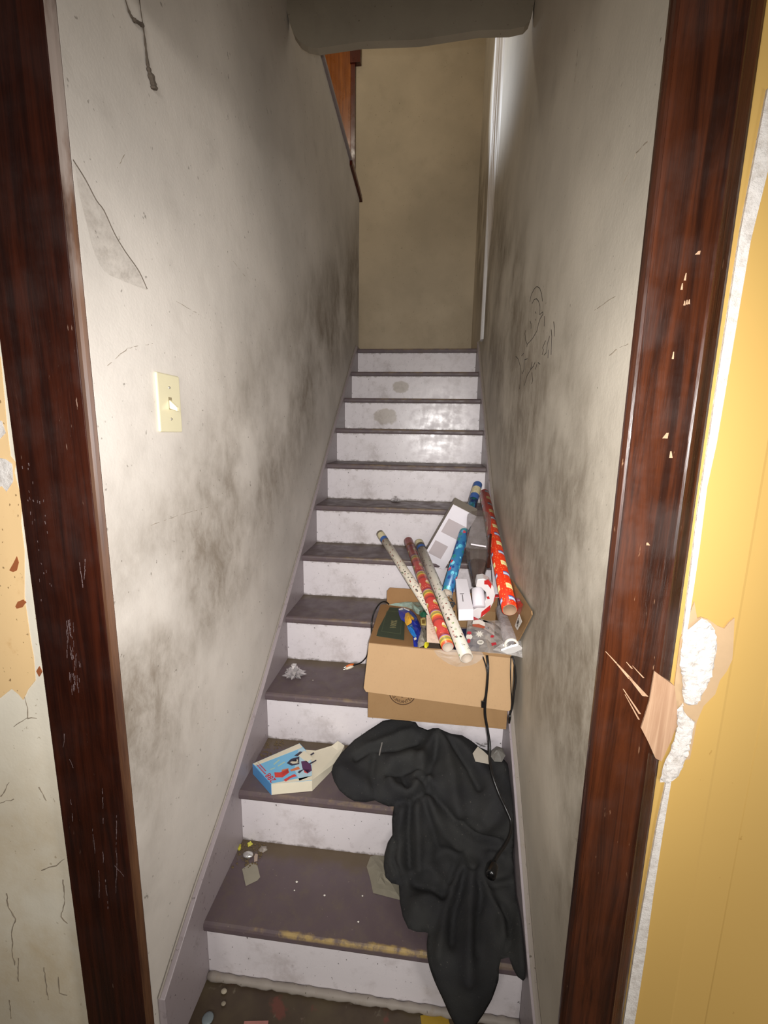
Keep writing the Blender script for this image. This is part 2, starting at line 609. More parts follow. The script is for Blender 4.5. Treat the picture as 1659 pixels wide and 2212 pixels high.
# orange door casing on the back wall of the upper hall
t3 = struct('trim_3', MB().box((-0.80, 3.875, 1.98), (-0.640, 3.9, 4.45)), M['casing_upper'], bevel=0.004)
obj('shaded_side', MB().box((-0.640, 3.87, 1.98), (-0.607, 3.9, 4.20)), M['casing_upper_dark'], t3)  # dark colour puts the shade on the casing's side face
obj('head_board', MB().box((-0.645, 3.86, 4.20), (-0.566, 3.9, 4.34)), M['casing_upper_dark'], t3)
obj('door_leaf', MB().box((-1.6, 3.885, 1.98), (-0.80, 3.9, 4.45)), M['casing_upper'], t3)
M['ripple'] = simple('greyed_white_moulding_paint', srgb(206, 198, 190), 0.5, var=0.06)
# pale corner strip and rippled plaster on the right wall at the head of the stair
t4 = struct('trim_4', MB().extrude([(XR, 2.87), (XR - 0.006, 2.875), (XR - 0.016, 2.89), (XR - 0.016, 2.935), (XR, 2.95)], 'z', 1.99, 4.6),
            simple('white_corner_strip_paint', srgb(226, 224, 224), 0.4))
for y_, wd, dp, z0 in ((2.838, 0.015, 0.020, 2.30), (2.800, 0.015, 0.019, 2.40), (2.755, 0.018, 0.017, 2.45), (2.700, 0.022, 0.013, 2.5), (2.61, 0.05, 0.006, 2.7)):
    vs, fs, n, mz = [], [], 9, 20
    for j in range(mz + 1):
        z_ = z0 + (4.6 - z0) * j / mz
        k_ = min(1.0, (z_ - z0) / 0.5)
        for i in range(n):
            u = i / (n - 1) * 2 - 1
            vs.append((XR + 0.0005 - dp * k_ * (math.cos(u * math.pi) + 1) / 2, y_ + u * wd + 0.004 * math.sin(z_ * 3 + y_ * 9), z_))
    for j in range(mz):
        for i in range(n - 1):
            fs.append((j * n + i, j * n + i + 1, (j + 1) * n + i + 1, (j + 1) * n + i))
    obj('moulding_ripple', MB().add(vs, fs), M['ripple'], t4, smooth=True)

# room side of the doorway
cw = struct('wall_front_left', MB().box((-1.7, YD, 0.0), (-0.60, YD + 0.10, 3.0)), M['cream_wall'])
yx = 0.574  # shallow step and tilt shaped in to darken the wall's right part
b = MB().extrude([(0.484, YD), (yx, YD), (yx + 0.004, YD + 0.0012), (yx + 0.062, YD + 0.0065), (yx + 0.064, YD + 0.0058), (1.9, YD + 0.06), (1.9, YD + 0.14), (0.484, YD + 0.14)], 'z', 0.0, 3.0)
yw = struct('wall_front_right', b, M['yellow'])
struct('wall_front_over', MB().box((-0.60, YD + 0.002, 2.15), (0.484, YD + 0.10, 3.0)), M['cream_wall'])

# door casings
t5 = struct('trim_5', MB().extrude([(-0.612, YD + 0.012), (-0.612, 0.682), (-0.609, 0.679), (-0.473, 0.679), (-0.473, YD + 0.012)], 'z', 0.0, 2.25), M['casing'], bevel=0.0015)
obj('jamb_edge', MB().extrude([(-0.473, YD + 0.03), (-0.473, 0.680), (-0.468, 0.681), (-0.464, 0.684), (XW + 0.0004, 0.688), (XW - 0.0006, 0.6902), (XW - 0.004, YD + 0.03)], 'z', 0.0, 2.25), M['jamb_edge'], t5)
t6 = struct('trim_6', MB().extrude([(0.379, YD + 0.012), (0.379, 0.679), (0.456, 0.679), (0.459, 0.677), (0.462, 0.679), (0.481, 0.690), (0.486, 0.694), (0.486, YD + 0.012)], 'z', 0.0, 2.25), M['casing_right'])
obj('jamb_edge', MB().extrude([(XR + 0.002, YD + 0.03), (XR - 0.0004, 0.690), (0.3735, 0.686), (0.3755, 0.682), (0.379, 0.680), (0.379, YD + 0.03)], 'z', 0.0, 2.25), M['casing_right'], t6)
struct('trim_7', MB().box((-0.66, 0.676, 2.152), (0.54, YD + 0.001, 2.30)), M['casing'], bevel=0.003)

# pale scrapes along the left casing (surface wear of the board)
b = MB()
def scrape(pts, wpx, y_):
    """broken, wavering scratch"""
    P = [at(x, y, 'y', y_) for x, y in pts]
    for p, q in zip(P, P[1:]):
        L_ = (q - p).length
        n = max(1, int(L_ / 0.006))
        off = 0.0
        for k in range(n):
            if n > 3 and random.random() < 0.22:
                continue
            a, c_ = p.lerp(q, k / n), p.lerp(q, (k + 0.9) / n)
            o1 = off
            off = max(-.0012, min(.0012, off + random.uniform(-.0007, .0007)))
            w_ = wpx * 0.00045 * random.uniform(.35, 1.3)
            b.slab([a + Vector((o1 - w_, 0, 0)), c_ + Vector((off - w_ * .6, 0, 0)), c_ + Vector((off + w_ * .6, 0, 0)), a + Vector((o1 + w_, 0, 0))], (0, -0.0003, 0))
def jag(bb, P, r, amp):
    """crack: a line that wanders and thins"""
    out = [P[0]]
    for p, q in zip(P, P[1:]):
        n = max(2, int((q - p).length / 0.008))
        for k in range(1, n + 1):
            e = 0 if k == n else amp
            out.append(p.lerp(q, k / n) + Vector((random.uniform(-e, e), random.uniform(-e, e) * (abs(p.x - q.x) < 1e-6), random.uniform(-e, e))))
    bb.tube(out, [r * random.uniform(.35, 1.25) for _ in out], 5)
for i in range(46):
    u = random.random()
    y_ = 1335 + 150 * u
    x_ = 148 + 16 * u + random.gauss(0, 5 + 5 * u)
    scrape([(x_, y_), (x_ + 1.2, y_ + random.uniform(6, 22))], random.uniform(0.5, 1.4), 0.6787)
for (x_, y_, dx, dy) in ((220, 1690, 4, 90), (200, 1790, 5, 60), (252, 1755, -2, 175), (248, 1870, 20, 24), (213, 1880, 2, 60), (228, 1900, 6, 70), (222, 1840, 1, 24), (139, 1585, -2, 30), (150, 1640, 8, 20), (172, 1215, 6, 55), (184, 1200, -2, 60), (150, 1715, 8, 60)):
    scrape([(x_, y_), (x_ + dx * .5 + 1, y_ + dy * .5), (x_ + dx, y_ + dy)], 1.5, 0.6787)
for i in range(26):
    y_ = random.uniform(1000, 1320)
    x_ = 60 + (y_ - 1000) * 0.12 + random.uniform(-14, 26)
    scrape([(x_, y_), (x_ + 1, y_ + random.uniform(3, 8))], random.uniform(0.6, 1.6), 0.6787)
obj('scrapes', b, simple('pale_scrape', srgb(104, 88, 88), 0.7), t5)
b = MB()
for (x_, y_, dx, dy, wd) in ((1308, 1407, 26, 28, 3), (1332, 1433, 30, 34, 7), (1358, 1462, 36, 42, 10), (1353, 1430, 12, 14, 3), (1366, 1438, 24, 26, 3), (1346, 1488, 36, 54, 4), (1350, 1500, 30, 54, 3), (1442, 935, -6, 12, 8), (1511, 542, -5, 8, 7), (1479, 650, -1, 10, 3), (1484, 648, -1, 10, 3), (1489, 647, -1, 10, 3), (1482, 590, -3, 16, 3), (1474, 612, -2, 14, 3), (1455, 760, -2, 16, 3), (1449, 975, 0, 14, 5), (1398, 1172, 2, 6, 6)):
    P0, P1 = at(x_, y_, 'y', 0.6785), at(x_ + dx, y_ + dy, 'y', 0.6785)
    s = Vector((wd * 0.00045, 0, 0))
    b.slab([P0 - s * .4, P1 - s, P1 + s, P0 + s * .4], (0, -0.0004, 0))
obj('gouges', b, M['raw_wood'], t6)
# long split where the casing edge has been torn away
pl = [(1414, 1450), (1457, 1482), (1463, 1530), (1461, 1569), (1450, 1600), (1439, 1624), (1429, 1645), (1416, 1638), (1400, 1602), (1385, 1573), (1394, 1545), (1403, 1515)]
def lay(pts, y_, d):
    bb = MB()
    bb.slab([at(x, y, 'y', y_) for x, y in pts], (0, d, 0))
    return bb
obj('splintered_patch', lay(pl, 0.6765, 0.02), M['raw_wood'], t6)
# bare edge line of plaster between casing and yellow wall, torn paper and the broken hole
def rough_poly(pts, y_, amp, name, mat, parent, step=0.006):
    """plaster broken out in relief: a triangulated patch with a rugged face"""
    P = [at(x, y, 'y', y_) for x, y in pts]
    loop = []
    for i in range(len(P)):
        a, c_ = P[i], P[(i + 1) % len(P)]
        n = max(1, int((c_ - a).length / step))
        for k in range(n):
            q = a.lerp(c_, k / n)
            loop.append(Vector((q.x + random.uniform(-1, 1) * .0012, q.z + random.uniform(-1, 1) * .0012)))
    x0, x1 = min(p.x for p in loop), max(p.x for p in loop)
    z0, z1 = min(p.y for p in loop), max(p.y for p in loop)
    pts2 = list(loop)
    xx = x0
    while xx < x1:
        zz = z0
        while zz < z1:
            pts2.append(Vector((xx + random.uniform(-.3, .3) * step, zz + random.uniform(-.3, .3) * step)))
            zz += step
        xx += step
    n = len(loop)
    V, E_, F, *_ = delaunay_2d_cdt(pts2, [], [list(range(n))], 1, 1e-6)
    bb = MB()
    bb.add([(v.x, y_ - ((0.6 + random.uniform(-0.2, 0.3)) * amp if i >= n else 0), v.y) for i, v in enumerate(V)], [f for f in F])
    return obj(name, bb, mat, parent)
strip = [(1659, 190), (1600, 500), (1560, 760), (1530, 960), (1508, 1100), (1490, 1250), (1474, 1380), (1480, 1395), (1496, 1290), (1512, 1180), (1528, 1050), (1548, 960), (1580, 770), (1622, 520), (1659, 370)]
obj('bare_plaster_edge', lay(strip, YD - 0.004, 0.006), M['gypsum'], yw)
strip = [(1444, 1668), (1420, 1780), (1395, 1920), (1372, 2050), (1352, 2180), (1340, 2260), (1362, 2260), (1376, 2180), (1396, 2050), (1412, 1930), (1432, 1800), (1450, 1690)]
obj('bare_plaster_edge', lay(strip, YD - 0.004, 0.006), M['gypsum'], yw)
tan = [(1500, 1300), (1506, 1336), (1515, 1333), (1530, 1338), (1550, 1352), (1565, 1358), (1575, 1345), (1587, 1335), (1584, 1400), (1582, 1425), (1570, 1450), (1555, 1470), (1545, 1500), (1520, 1525), (1505, 1560), (1498, 1600), (1490, 1640), (1470, 1645), (1456, 1560), (1456, 1490), (1470, 1380)]
obj('torn_paper', lay(tan, YD - 0.002, 0.003), M['torn_paper'], yw)
hole = [(1478, 1365), (1498, 1350), (1515, 1337), (1530, 1340), (1545, 1365), (1549, 1385), (1546, 1420), (1540, 1450), (1528, 1475), (1515, 1505), (1505, 1522), (1490, 1525), (1478, 1518), (1474, 1490), (1474, 1470), (1468, 1430), (1474, 1390)]
rough_poly(hole, YD - 0.004, 0.006, 'broken_plaster', M['gypsum'], yw)
hole = [(1474, 1518), (1482, 1545), (1500, 1560), (1492, 1600), (1485, 1630), (1468, 1675), (1444, 1692), (1424, 1690), (1436, 1650), (1452, 1610), (1464, 1568), (1462, 1535)]
rough_poly(hole, YD - 0.006, 0.005, 'broken_plaster', M['gypsum'], yw)

# old buff paper left on the cream wall, its edge peeled to white
edge = [(0, 770), (8, 850), (15, 930), (22, 985), (34, 1000), (30, 1020), (46, 1080), (45, 1130), (52, 1190), (52, 1290), (58, 1330), (65, 1380), (72, 1420), (76, 1470), (60, 1490), (50, 1512), (40, 1500), (25, 1488), (0, 1508)]
P = edge + [(-90, 1530), (-150, 1500), (-170, 900), (-110, 760)]
obj('old_wallpaper', lay(P, YD - 0.0012, 0.002), M['old_paper'], cw)
obj('white_patch', lay([(-20, 985), (12, 992), (26, 1002), (28, 1040), (14, 1062), (4, 1050), (-20, 1060)], YD - 0.002, 0.002), M['gypsum'], cw)
obj('white_patch', lay([(-20, 900), (4, 910), (12, 935), (0, 948), (-20, 940)], YD - 0.002, 0.002), M['gypsum'], cw)
for pts in ([(20, 1232), (28, 1218), (36, 1202), (40, 1215), (36, 1232), (28, 1236)], [(33, 1310), (38, 1300), (50, 1295), (55, 1302), (48, 1312), (36, 1315)], [(78, 1450), (84, 1440), (90, 1452), (84, 1462)]):
    obj('brown_chip', lay(pts, YD - 0.002, 0.002), M['brown_chip'], cw)
b = MB()
for pts in ([(14, 1930), (18, 1960), (34, 1985), (26, 2010), (27, 2060), (32, 2085)], [(40, 2070), (40, 2120)], [(136, 1900), (140, 1945), (132, 1980), (146, 1995)], [(0, 1735), (30, 1726)], [(20, 1690), (2, 1720)], [(90, 1880), (122, 1870), (140, 1855)], [(52, 1500), (60, 1530), (60, 1550), (30, 1570)], [(60, 1552), (80, 1552)], [(126, 2110), (128, 2145), (145, 2150)], [(20, 2160), (24, 2200)], [(95, 2090), (104, 2160)], [(84, 1700), (100, 1730)]):
    jag(b, [at(x, y, 'y', YD - 0.0003) for x, y in pts], 0.0011, 0.0016)
obj('cracks', b, M['crack'], cw)

# fine cracks and scratches on the stair walls, pen scribble on the right one
b = MB()
for pts in ([(205, 470), (265, 330), (275, 322)], [(232, 790), (275, 752), (330, 742)], [(325, 1135), (380, 1115), (450, 1095)], [(380, 650), (430, 680)], [(500, 560), (540, 610)]):
    pts = pts if pts[0][0] != 205 else [(253, 363), (275, 325)]
    jag(b, [at(x, y, 'x', XW) for x, y in pts], 0.0005, 0.001)
obj('cracks', b, M['crack'], wl)
b = MB()
for pts in ([(1400, 305), (1375, 330), (1360, 370), (1344, 402)], [(1250, 90), (1242, 180)], [(1224, 260), (1219, 290)], [(1358, 742), (1340, 750), (1316, 768)], [(1330, 640), (1285, 670)]):
    jag(b, [at(x, y, 'x', XR) for x, y in pts], 0.0007, 0.001)
obj('cracks', b, M['crack'], wr)
def P8(x, y):
    return (1060 + x / 8.295, 600 + y / 8.295)
b = MB()
for pts in ([(705, 430), (730, 300), (790, 190), (830, 155), (880, 190), (915, 290), (930, 420)],
            [(745, 460), (780, 390), (820, 375), (860, 420), (885, 520), (880, 660), (935, 610), (940, 650), (890, 730), (860, 820), (832, 950), (750, 1090), (655, 1195), (625, 1110), (615, 1000), (625, 940)],
            [(655, 1195), (650, 1240)], [(710, 780), (725, 830), (725, 910)], [(805, 610), (815, 640)], [(812, 740), (808, 765)],
            [(965, 690), (960, 870)], [(1130, 790), (1145, 900), (1142, 1050)], [(1088, 930), (1098, 1050), (1085, 1380)], [(1058, 1045), (1020, 1180), (1000, 1340), (960, 1385)],
            [(985, 1130), (930, 1260), (950, 1290), (925, 1375)], [(1040, 1290), (1030, 1440)],
            [(590, 1355), (555, 1400)], [(450, 1410), (490, 1450), (530, 1580), (545, 1700), (520, 2000)], [(660, 1450), (610, 1470), (600, 1640), (570, 1720)],
            [(795, 1515), (770, 1580), (720, 1640), (650, 1760), (605, 1930)], [(745, 1510), (715, 1650)], [(850, 1520), (885, 1550)], [(830, 1550), (800, 1640)], [(740, 1700), (755, 1850), (735, 1900)]):
    b.tube([at(*P8(x, y), 'x', XR) for x, y in pts], 0.0011, 5)
obj('pen_scribble', b, M['ink'], wr)

# ------------------------------------------------------------------ the staircase
st = empty('staircase', (0, 0.865, 0), 'steep painted staircase with pale lavender risers and dark worn treads climbing between plaster walls', 'staircase')
tp = [(0.0105, -0.026), (0.002, -0.0245), (0.0, -0.019), (0.0, -0.009), (0.002, -0.003), (0.008, 0.0), (GO + OV + 0.012, 0.0), (GO + OV + 0.012, -0.026)]
tread0 = riser0 = None
for k in range(11):
    yk, zk = nose(k)
    if tread0 is None:
        tread0 = obj('tread', MB().extrude(tp, 'x', XL + 0.0005, XRR - 0.0005), M['tread'], st, local=True)
        riser0 = obj('riser', MB().box((XL + 0.0005, 0, 0.0), (XRR - 0.0005, 0.018, RISE - 0.0265)), M['riser'], st, local=True)
        t_, r_ = tread0, riser0
    else:
        t_, r_ = tread0.copy(), riser0.copy()
        COL.objects.link(t_)
        COL.objects.link(r_)
    t_.location = (0, yk - 0.865, zk)
    r_.location = (0, yk + OV - 0.865, zk - RISE)
lt = [(0.704, 0.0), (0.704, 0.190), (0.85, 0.285), (1.066, 0.402), (1.30, 0.560), (1.472, 0.690), (1.70, 0.870), (2.19, 1.264), (2.65, 1.633), (3.107, 1.998), (3.24, 1.998), (3.24, 1.80), (0.95, 0.0)]
skl = obj('skirt_board', MB().extrude(lt, 'x', XW + 0.001, XL), M['skirt'], st, bevel=0.002)
obj('caulk_bead', MB().tube([(XW + 0.004, p.x, p.y + 0.001) for p in smooth_path([(q[0], q[1], 0) for q in lt[1:10]], 6)], 0.0028, 6), M['caulk'], skl)
rt = [(0.704, 0.0), (0.704, 0.120), (0.85, 0.205), (1.0, 0.33), (1.169, 0.478), (1.60, 0.815), (2.045, 1.165), (2.37, 1.425), (2.836, 1.80), (3.107, 2.02), (3.107, 1.80), (0.95, 0.0)]
skr = obj('skirt_board', MB().extrude(rt, 'x', XRR, XR - 0.001), M['skirt'], st, bevel=0.002)
obj('caulk_bead', MB().tube([(XR - 0.006, p.x, p.y + 0.001) for p in smooth_path([(q[0], q[1], 0) for q in rt[1:10]], 6)], 0.0065, 6), M['caulk'], skr)
# lumpy white shoe moulding along the foot of the bottom riser
vs = []
pts = []
for i in range(60):
    x_ = XL + 0.001 + (XRR - XL - 0.002) * i / 59
    pts.append((x_, 0.8795 - 0.008, 0.0065 + random.uniform(-0.0006, 0.0006)))
obj('shoe_moulding', MB().tube(pts, [0.0095 + random.uniform(-0.0024, 0.0020) for _ in pts], 10), M['caulk'], st, smooth=True)
# grime packed into the left ends of two treads
def crumbs(name, mat, parent, n, x0, x1, y0_, y1_, z, r0, r1, flat=0.5):
    bb = MB()
    for _ in range(n):
        r = random.uniform(r0, r1)
        c_ = Vector((random.uniform(x0, x1), random.uniform(y0_, y1_), z + r * flat * 0.6))
        vs = [(c_.x + r * math.cos(a + .3 * random.random()) * math.sin(t), c_.y + r * math.sin(a) * math.sin(t), c_.z + r * flat * math.cos(t)) for t in (0.6, 1.6, 2.6) for a in [i * math.pi / 2.5 for i in range(5)]]
        fs = [(i, (i + 1) % 5, (i + 1) % 5 + 5, i + 5) for i in range(5)] + [(i + 5, (i + 1) % 5 + 5, (i + 1) % 5 + 10, i + 10) for i in range(5)] + [(4, 3, 2, 1, 0), (10, 11, 12, 13, 14)]
        bb.add(vs, fs)
    o = obj(name, bb, mat, parent)
    return o
M['dirt'] = simple('brown_grit', srgb(98, 82, 58), 0.9, var=0.3, scale=200)
for k, nn, lab in ((9, 70, 'brown dirt and grit swept into the left corner of the step with the blue carton'), (10, 90, 'brown dirt and grit in the left corner of the lowest step')):
    yk, zk = nose(k)
    o = crumbs('dirt', M['dirt'], None, nn, XL + 0.004, XL + 0.075, yk + GO - 0.075, yk + GO + 0.010, zk, 0.001, 0.005, 0.45)
    o['kind'] = 'stuff'
    o['label'] = lab
    o['category'] = 'dirt'

# ------------------------------------------------------------------ light switch on the left wall
pc = [at(x, y, 'x', XW) for x, y in ((334, 800), (384, 816), (388, 935), (338, 932))]
sy0, sy1 = (pc[0].y + pc[3].y) / 2, (pc[1].y + pc[2].y) / 2
sz0, sz1 = (pc[2].z + pc[3].z) / 2, (pc[0].z + pc[1].z) / 2
cy, cz = (sy0 + sy1) / 2, (sz0 + sz1) / 2
sw = empty('light_switch', (XW, cy, cz), 'ivory toggle light switch plate on the grubby left stair wall', 'light switch')
obj('plate', MB().box((XW - 0.001, sy0, sz0), (XW + 0.006, sy1, sz1)), M['ivory'], sw, bevel=0.004, segs=3)
obj('toggle', MB().slab([(XW + 0.005, cy - 0.004, cz + 0.008), (XW + 0.005, cy - 0.004, cz - 0.010), (XW + 0.022, cy - 0.003, cz - 0.016), (XW + 0.022, cy - 0.003, cz - 0.008)], (0, 0.008, 0)), M['ivory_bright'], sw, bevel=0.001)
obj('toggle_slot', MB().box((XW + 0.0055, cy - 0.006, cz - 0.0125), (XW + 0.0064, cy + 0.006, cz + 0.0125)), simple('switch_slot', srgb(150, 138, 108), 0.5), sw)
for s_ in (-1, 1):
    obj('screw', MB().lathe([(0.0, 0.0018), (0.002, 0.0016), (0.0032, 0.0), (0.0032, -0.001)], 12), M['steel'], sw, local=True).matrix_local = Matrix.Translation((0.006, 0, s_ * 0.032)) @ Matrix.Rotation(math.pi / 2, 4, 'Y')

# ------------------------------------------------------------------ cobwebs on the left wall
M['soot'] = simple('sooty_cobweb', srgb(92, 82, 72), 0.95, var=0.3, scale=90)
b = MB()
def web(pts, rs):
    b.tube(smooth_path([at(x, y, 'x', XW + 0.004) for x, y in pts], 4), [rs[min(len(rs) - 1, int(i / 4))] * random.uniform(.75, 1.25) for i in range((len(pts) - 1) * 4 + 1)], 6)
web([(268, -10), (279, 25), (289, 42), (298, 48), (309, 55)], [.0012, .0018, .0034, .0036, .003])
web([(300, -10), (305, 30), (309, 55), (314, 95), (318, 130), (321, 148), (325, 162), (330, 178), (333, 193)], [.0008, .0008, .0015, .0018, .0026, .0038, .0062, .0066, .0055, .002])
tag(obj('cobweb', b, M['soot'], None), 'dark sooty cobweb strand hanging down the left wall near the top', 'cobweb')
def webfilm():
    t = NT('thin_grey_cobweb')
    return t.done(srgb(150, 140, 130), 0.9, 0.1, 0.0, t.rng(t.noise(60.0, 6.0, rough=0.75), 0.35, 0.75, 0.05, 0.34))
outer = smooth_path([at(x, y, 'x', XW + 0.012) for x, y in ((158, 345), (185, 388), (208, 432), (225, 455), (248, 505), (272, 545), (300, 585), (318, 624))], 3)
inner = smooth_path([at(x, y, 'x', XW + 0.002) for x, y in ((162, 352), (168, 400), (176, 440), (188, 485), (202, 540), (225, 585), (262, 605), (316, 626))], 3)
b = MB()
n = len(outer)
vs = [outer[i].lerp(inner[i], j / 4) for i in range(n) for j in range(5)]
b.add(vs, [(i * 5 + j, i * 5 + j + 1, i * 5 + j + 6, i * 5 + j + 5) for i in range(n - 1) for j in range(4)])
cwb = tag(obj('cobweb', b, webfilm(), None), 'thin grey cobweb sheet slung between the left door casing and the wall', 'cobweb')
obj('edge_thread', MB().tube(outer, 0.0007, 5), M['soot'], cwb)

# ------------------------------------------------------------------ the cardboard box
def cardboard(name, a, b_):
    t = NT(name)
    c = t.mix(t.noise(14.0, 5.0), a, b_)
    c = t.mix(t.math('MULTIPLY', t.rng(t.noise(240.0, 2.0, stretch=(1, 1, 0.4)), 0.55, 0.75), 0.25), c, tuple(v * 0.7 for v in a[:3]) + (1,))
    t.bump(t.noise(25.0, 3.0), 0.15, 0.003)
    return t.done(c, 0.75, 0.25)
M['card'] = cardboard('brown_cardboard', srgb(156, 125, 88), srgb(144, 112, 76))
M['card_lit'] = cardboard('lit_tan_cardboard', srgb(178, 147, 110), srgb(170, 138, 102))  # lighter copy of the cardboard, flash on the flap put into colour
M['card_inner'] = cardboard('inside_cardboard', srgb(150, 114, 76), srgb(134, 100, 64))
BX0, BX1, BY0, BY1, BZ0, BZ1 = -0.078, 0.345, 1.232, 1.548, 0.5405, 0.786
T = 0.004
bx = empty('cardboard_box', ((BX0 + BX1) / 2, 1.39, BZ0), 'open brown cardboard box of gift wrap resting on a stair tread against the right wall', 'box')
b = MB()
b.box((BX0, BY0, BZ0), (BX1, BY1, BZ0 + T))
b.box((BX0, BY0, BZ0 + T), (BX1, BY0 + T, BZ1))
b.box((BX0, BY1 - T, BZ0 + T), (BX1, BY1, BZ1))
b.box((BX0, BY0 + T, BZ0 + T), (BX0 + T, BY1 - T, BZ1))
b.box((BX1 - T, BY0 + T, BZ0 + T), (BX1, BY1 - T, BZ1))
body = obj('box_body', b, M['card'], bx, bevel=0.0015)
tl, tr = at(797, 1388, 'y', BY0 - 0.002), at(1110, 1421, 'y', BY0 - 0.002)
bl, br = at(785, 1492, 'y', BY0 - 0.050), at(1103, 1535, 'y', BY0 - 0.050)
fl = [tl, tl.lerp(bl, 0.5), tl.lerp(bl, 0.93), bl.lerp(br, 0.018), br.lerp(bl, 0.012), tr.lerp(br, 0.96), tr.lerp(br, 0.5), tr]
obj('front_flap', MB().slab(fl, (0, -0.0035, -0.001)), M['card_lit'], bx, bevel=0.001)
lf = [(BX0, BY0 + 0.002, BZ1 + 0.001), (BX0 + 0.150, BY0 + 0.006, BZ1 - 0.004), (BX0 + 0.155, BY1 - 0.03, BZ1 - 0.006), (BX0 + 0.012, BY1 - 0.006, BZ1 + 0.002), (BX0, BY1 - 0.012, BZ1 + 0.002)]
lfl = obj('side_flap', MB().slab(lf, (0, 0, 0.0035)), M['card_inner'], bx)
bk = [(BX0 + 0.022, BY1 - 0.004, BZ1), (BX1, BY1 - 0.004, BZ1), (BX1, BY1 + 0.002, BZ1 + 0.062), (BX0 + 0.032, BY1 + 0.002, BZ1 + 0.068), (BX0 + 0.022, BY1 + 0.001, BZ1 + 0.055)]
obj('back_flap', MB().slab(bk, (0, 0.0035, 0)), M['card_inner'], bx)
rf = [(BX1 - 0.001, BY0 + 0.03, BZ1), (BX1 - 0.001, BY1 - 0.03, BZ1), at(1105, 1250, 'x', 0.366), at(1150, 1320, 'x', 0.368), at(1151, 1328, 'x', 0.368), at(1124, 1380, 'x', 0.364)]
obj('side_flap', MB().slab(rf, (-0.0035, 0, 0)), M['card'], bx)
# dark green printed panel on the left flap
zl = BZ1 + 0.0035
gp = [at(x, y, 'z', zl) for x, y in ((831, 1311), (875, 1315), (873, 1383), (813, 1374))]
M['green_print'] = simple('dark_green_print', srgb(52, 62, 46), 0.7)
M['green_pale'] = simple('faded_print_lettering', srgb(116, 110, 76), 0.7)
gl = obj('printed_panel', MB().slab(gp, (0, 0, 0.0006)), M['green_print'], lfl)
gc = (gp[0] + gp[1] + gp[2] + gp[3]) / 4 + Vector((0, 0, 0.0009))
yv = (gp[0] - gp[3]).normalized()
xv = (gp[1] - gp[0]).normalized()
link('lettering', text_mesh('100%', 0.030, gc + xv * 0.006 - yv * 0.02, yv, -xv), M['green_pale'], gl)
fr = MB()
def frame_lines(inset, wd):
    c4 = [gc + (p - gc) * inset for p in gp]
    c5 = [gc + (p - gc) * (inset - wd) for p in gp]
    for i in range(4):
        j = (i + 1) % 4
        fr.add([c4[i] + Vector((0, 0, .0008)), c4[j] + Vector((0, 0, .0008)), c5[j] + Vector((0, 0, .0008)), c5[i] + Vector((0, 0, .0008))], [(0, 1, 2, 3)])
frame_lines(0.72, 0.04)
obj('border_line', fr, simple('faint_green_line', srgb(76, 84, 62), 0.7), gl)
# round guarantee stamp on the front face, half covered by the flap
M['stamp'] = simple('dark_brown_stamp_ink', srgb(72, 48, 28), 0.8)
sc_ = at(869, 1496, 'y', BY0)
R_ = 0.0415
def ring(bb, c_, r0, r1, y_, seg=48):
    vs = []
    for i in range(seg):
        a = 2 * math.pi * i / seg
        vs += [(c_.x + r0 * math.cos(a), y_, c_.z + r0 * math.sin(a)), (c_.x + r1 * math.cos(a), y_, c_.z + r1 * math.sin(a))]
    bb.add(vs, [(2 * i, 2 * i + 1, (2 * i + 3) % (2 * seg), (2 * i + 2) % (2 * seg)) for i in range(seg)])
rb = MB()
ring(rb, sc_, R_ * 0.93, R_, BY0 - 0.0004)
ring(rb, sc_ + Vector((0, 0, -0.014)), 0.0, 0.003, BY0 - 0.0004, 10)
sp_ = obj('guarantee_stamp', rb, M['stamp'], body)
word = 'GUARANTEE'
for i, ch in enumerate(word):
    a = math.radians(-90 + (i - 4) * 15.5)
    p = sc_ + Vector((math.cos(a), 0, math.sin(a))) * (R_ * 0.74)
    p.y = BY0 - 0.0005
    link('letter', text_mesh(ch, 0.0135, p, (-math.sin(a), 0, math.cos(a)), (-math.cos(a), 0, -math.sin(a))), M['stamp'], sp_)

# ------------------------------------------------------------------ wrapping paper rolls
def axis_frame(p0, p1):
    z = (p1 - p0).normalized()
    x = z.cross(Vector((0, 0, 1))).normalized()
    y = z.cross(x)
    mm = Matrix((x, y, z)).transposed().to_4x4()
    mm.translation = p0
    return mm, (p1 - p0).length


def roll(label, p0, p1, r, mat, core_mat, band=None, sleeve=None, flat=False):
    mm, L = axis_frame(p0, p1)
    root = tag(bpy.data.objects.new('wrapping_paper_roll', None), label, 'wrapping paper', 'rolls of wrapping paper in the box')
    root.empty_display_size = 0.05
    COL.objects.link(root)
    root.matrix_world = mm
    def part(name, mb, mt, smooth=True):
        o = obj(name, mb, mt, root, smooth=smooth, local=True)
        return o
    part('paper', MB().lathe([(r * 0.90, 0.0), (r, 0.0), (r, L * 0.5), (r * 0.98, L), (r * 0.9, L)], 28), mat)
    part('cardboard_core', MB().lathe([(r * 0.90, -0.002), (r * 0.90, L * 0.5), (r * 0.90, L + 0.002), (r * 0.78, L + 0.002), (r * 0.78, 0.03), (r * 0.78, -0.002), (r * 0.90, -0.002)], 28).lathe([(0.0, 0.11), (r * 0.8, 0.11)], 28), core_mat)
    if band:
        for (za, zb, bm) in band:
            part('paper_band', MB().lathe([(r * 1.015, L - za), (r * 1.015, L - zb)], 28), bm)
    if sleeve:
        part('plastic_sleeve', MB().lathe([(r * 1.05, sleeve[0] * L), (r * 1.06, (sleeve[0] + sleeve[1]) / 2 * L), (r * 1.05, sleeve[1] * L), (r * 0.3, sleeve[1] * L + 0.004)], 28), sleeve[2])
    return root


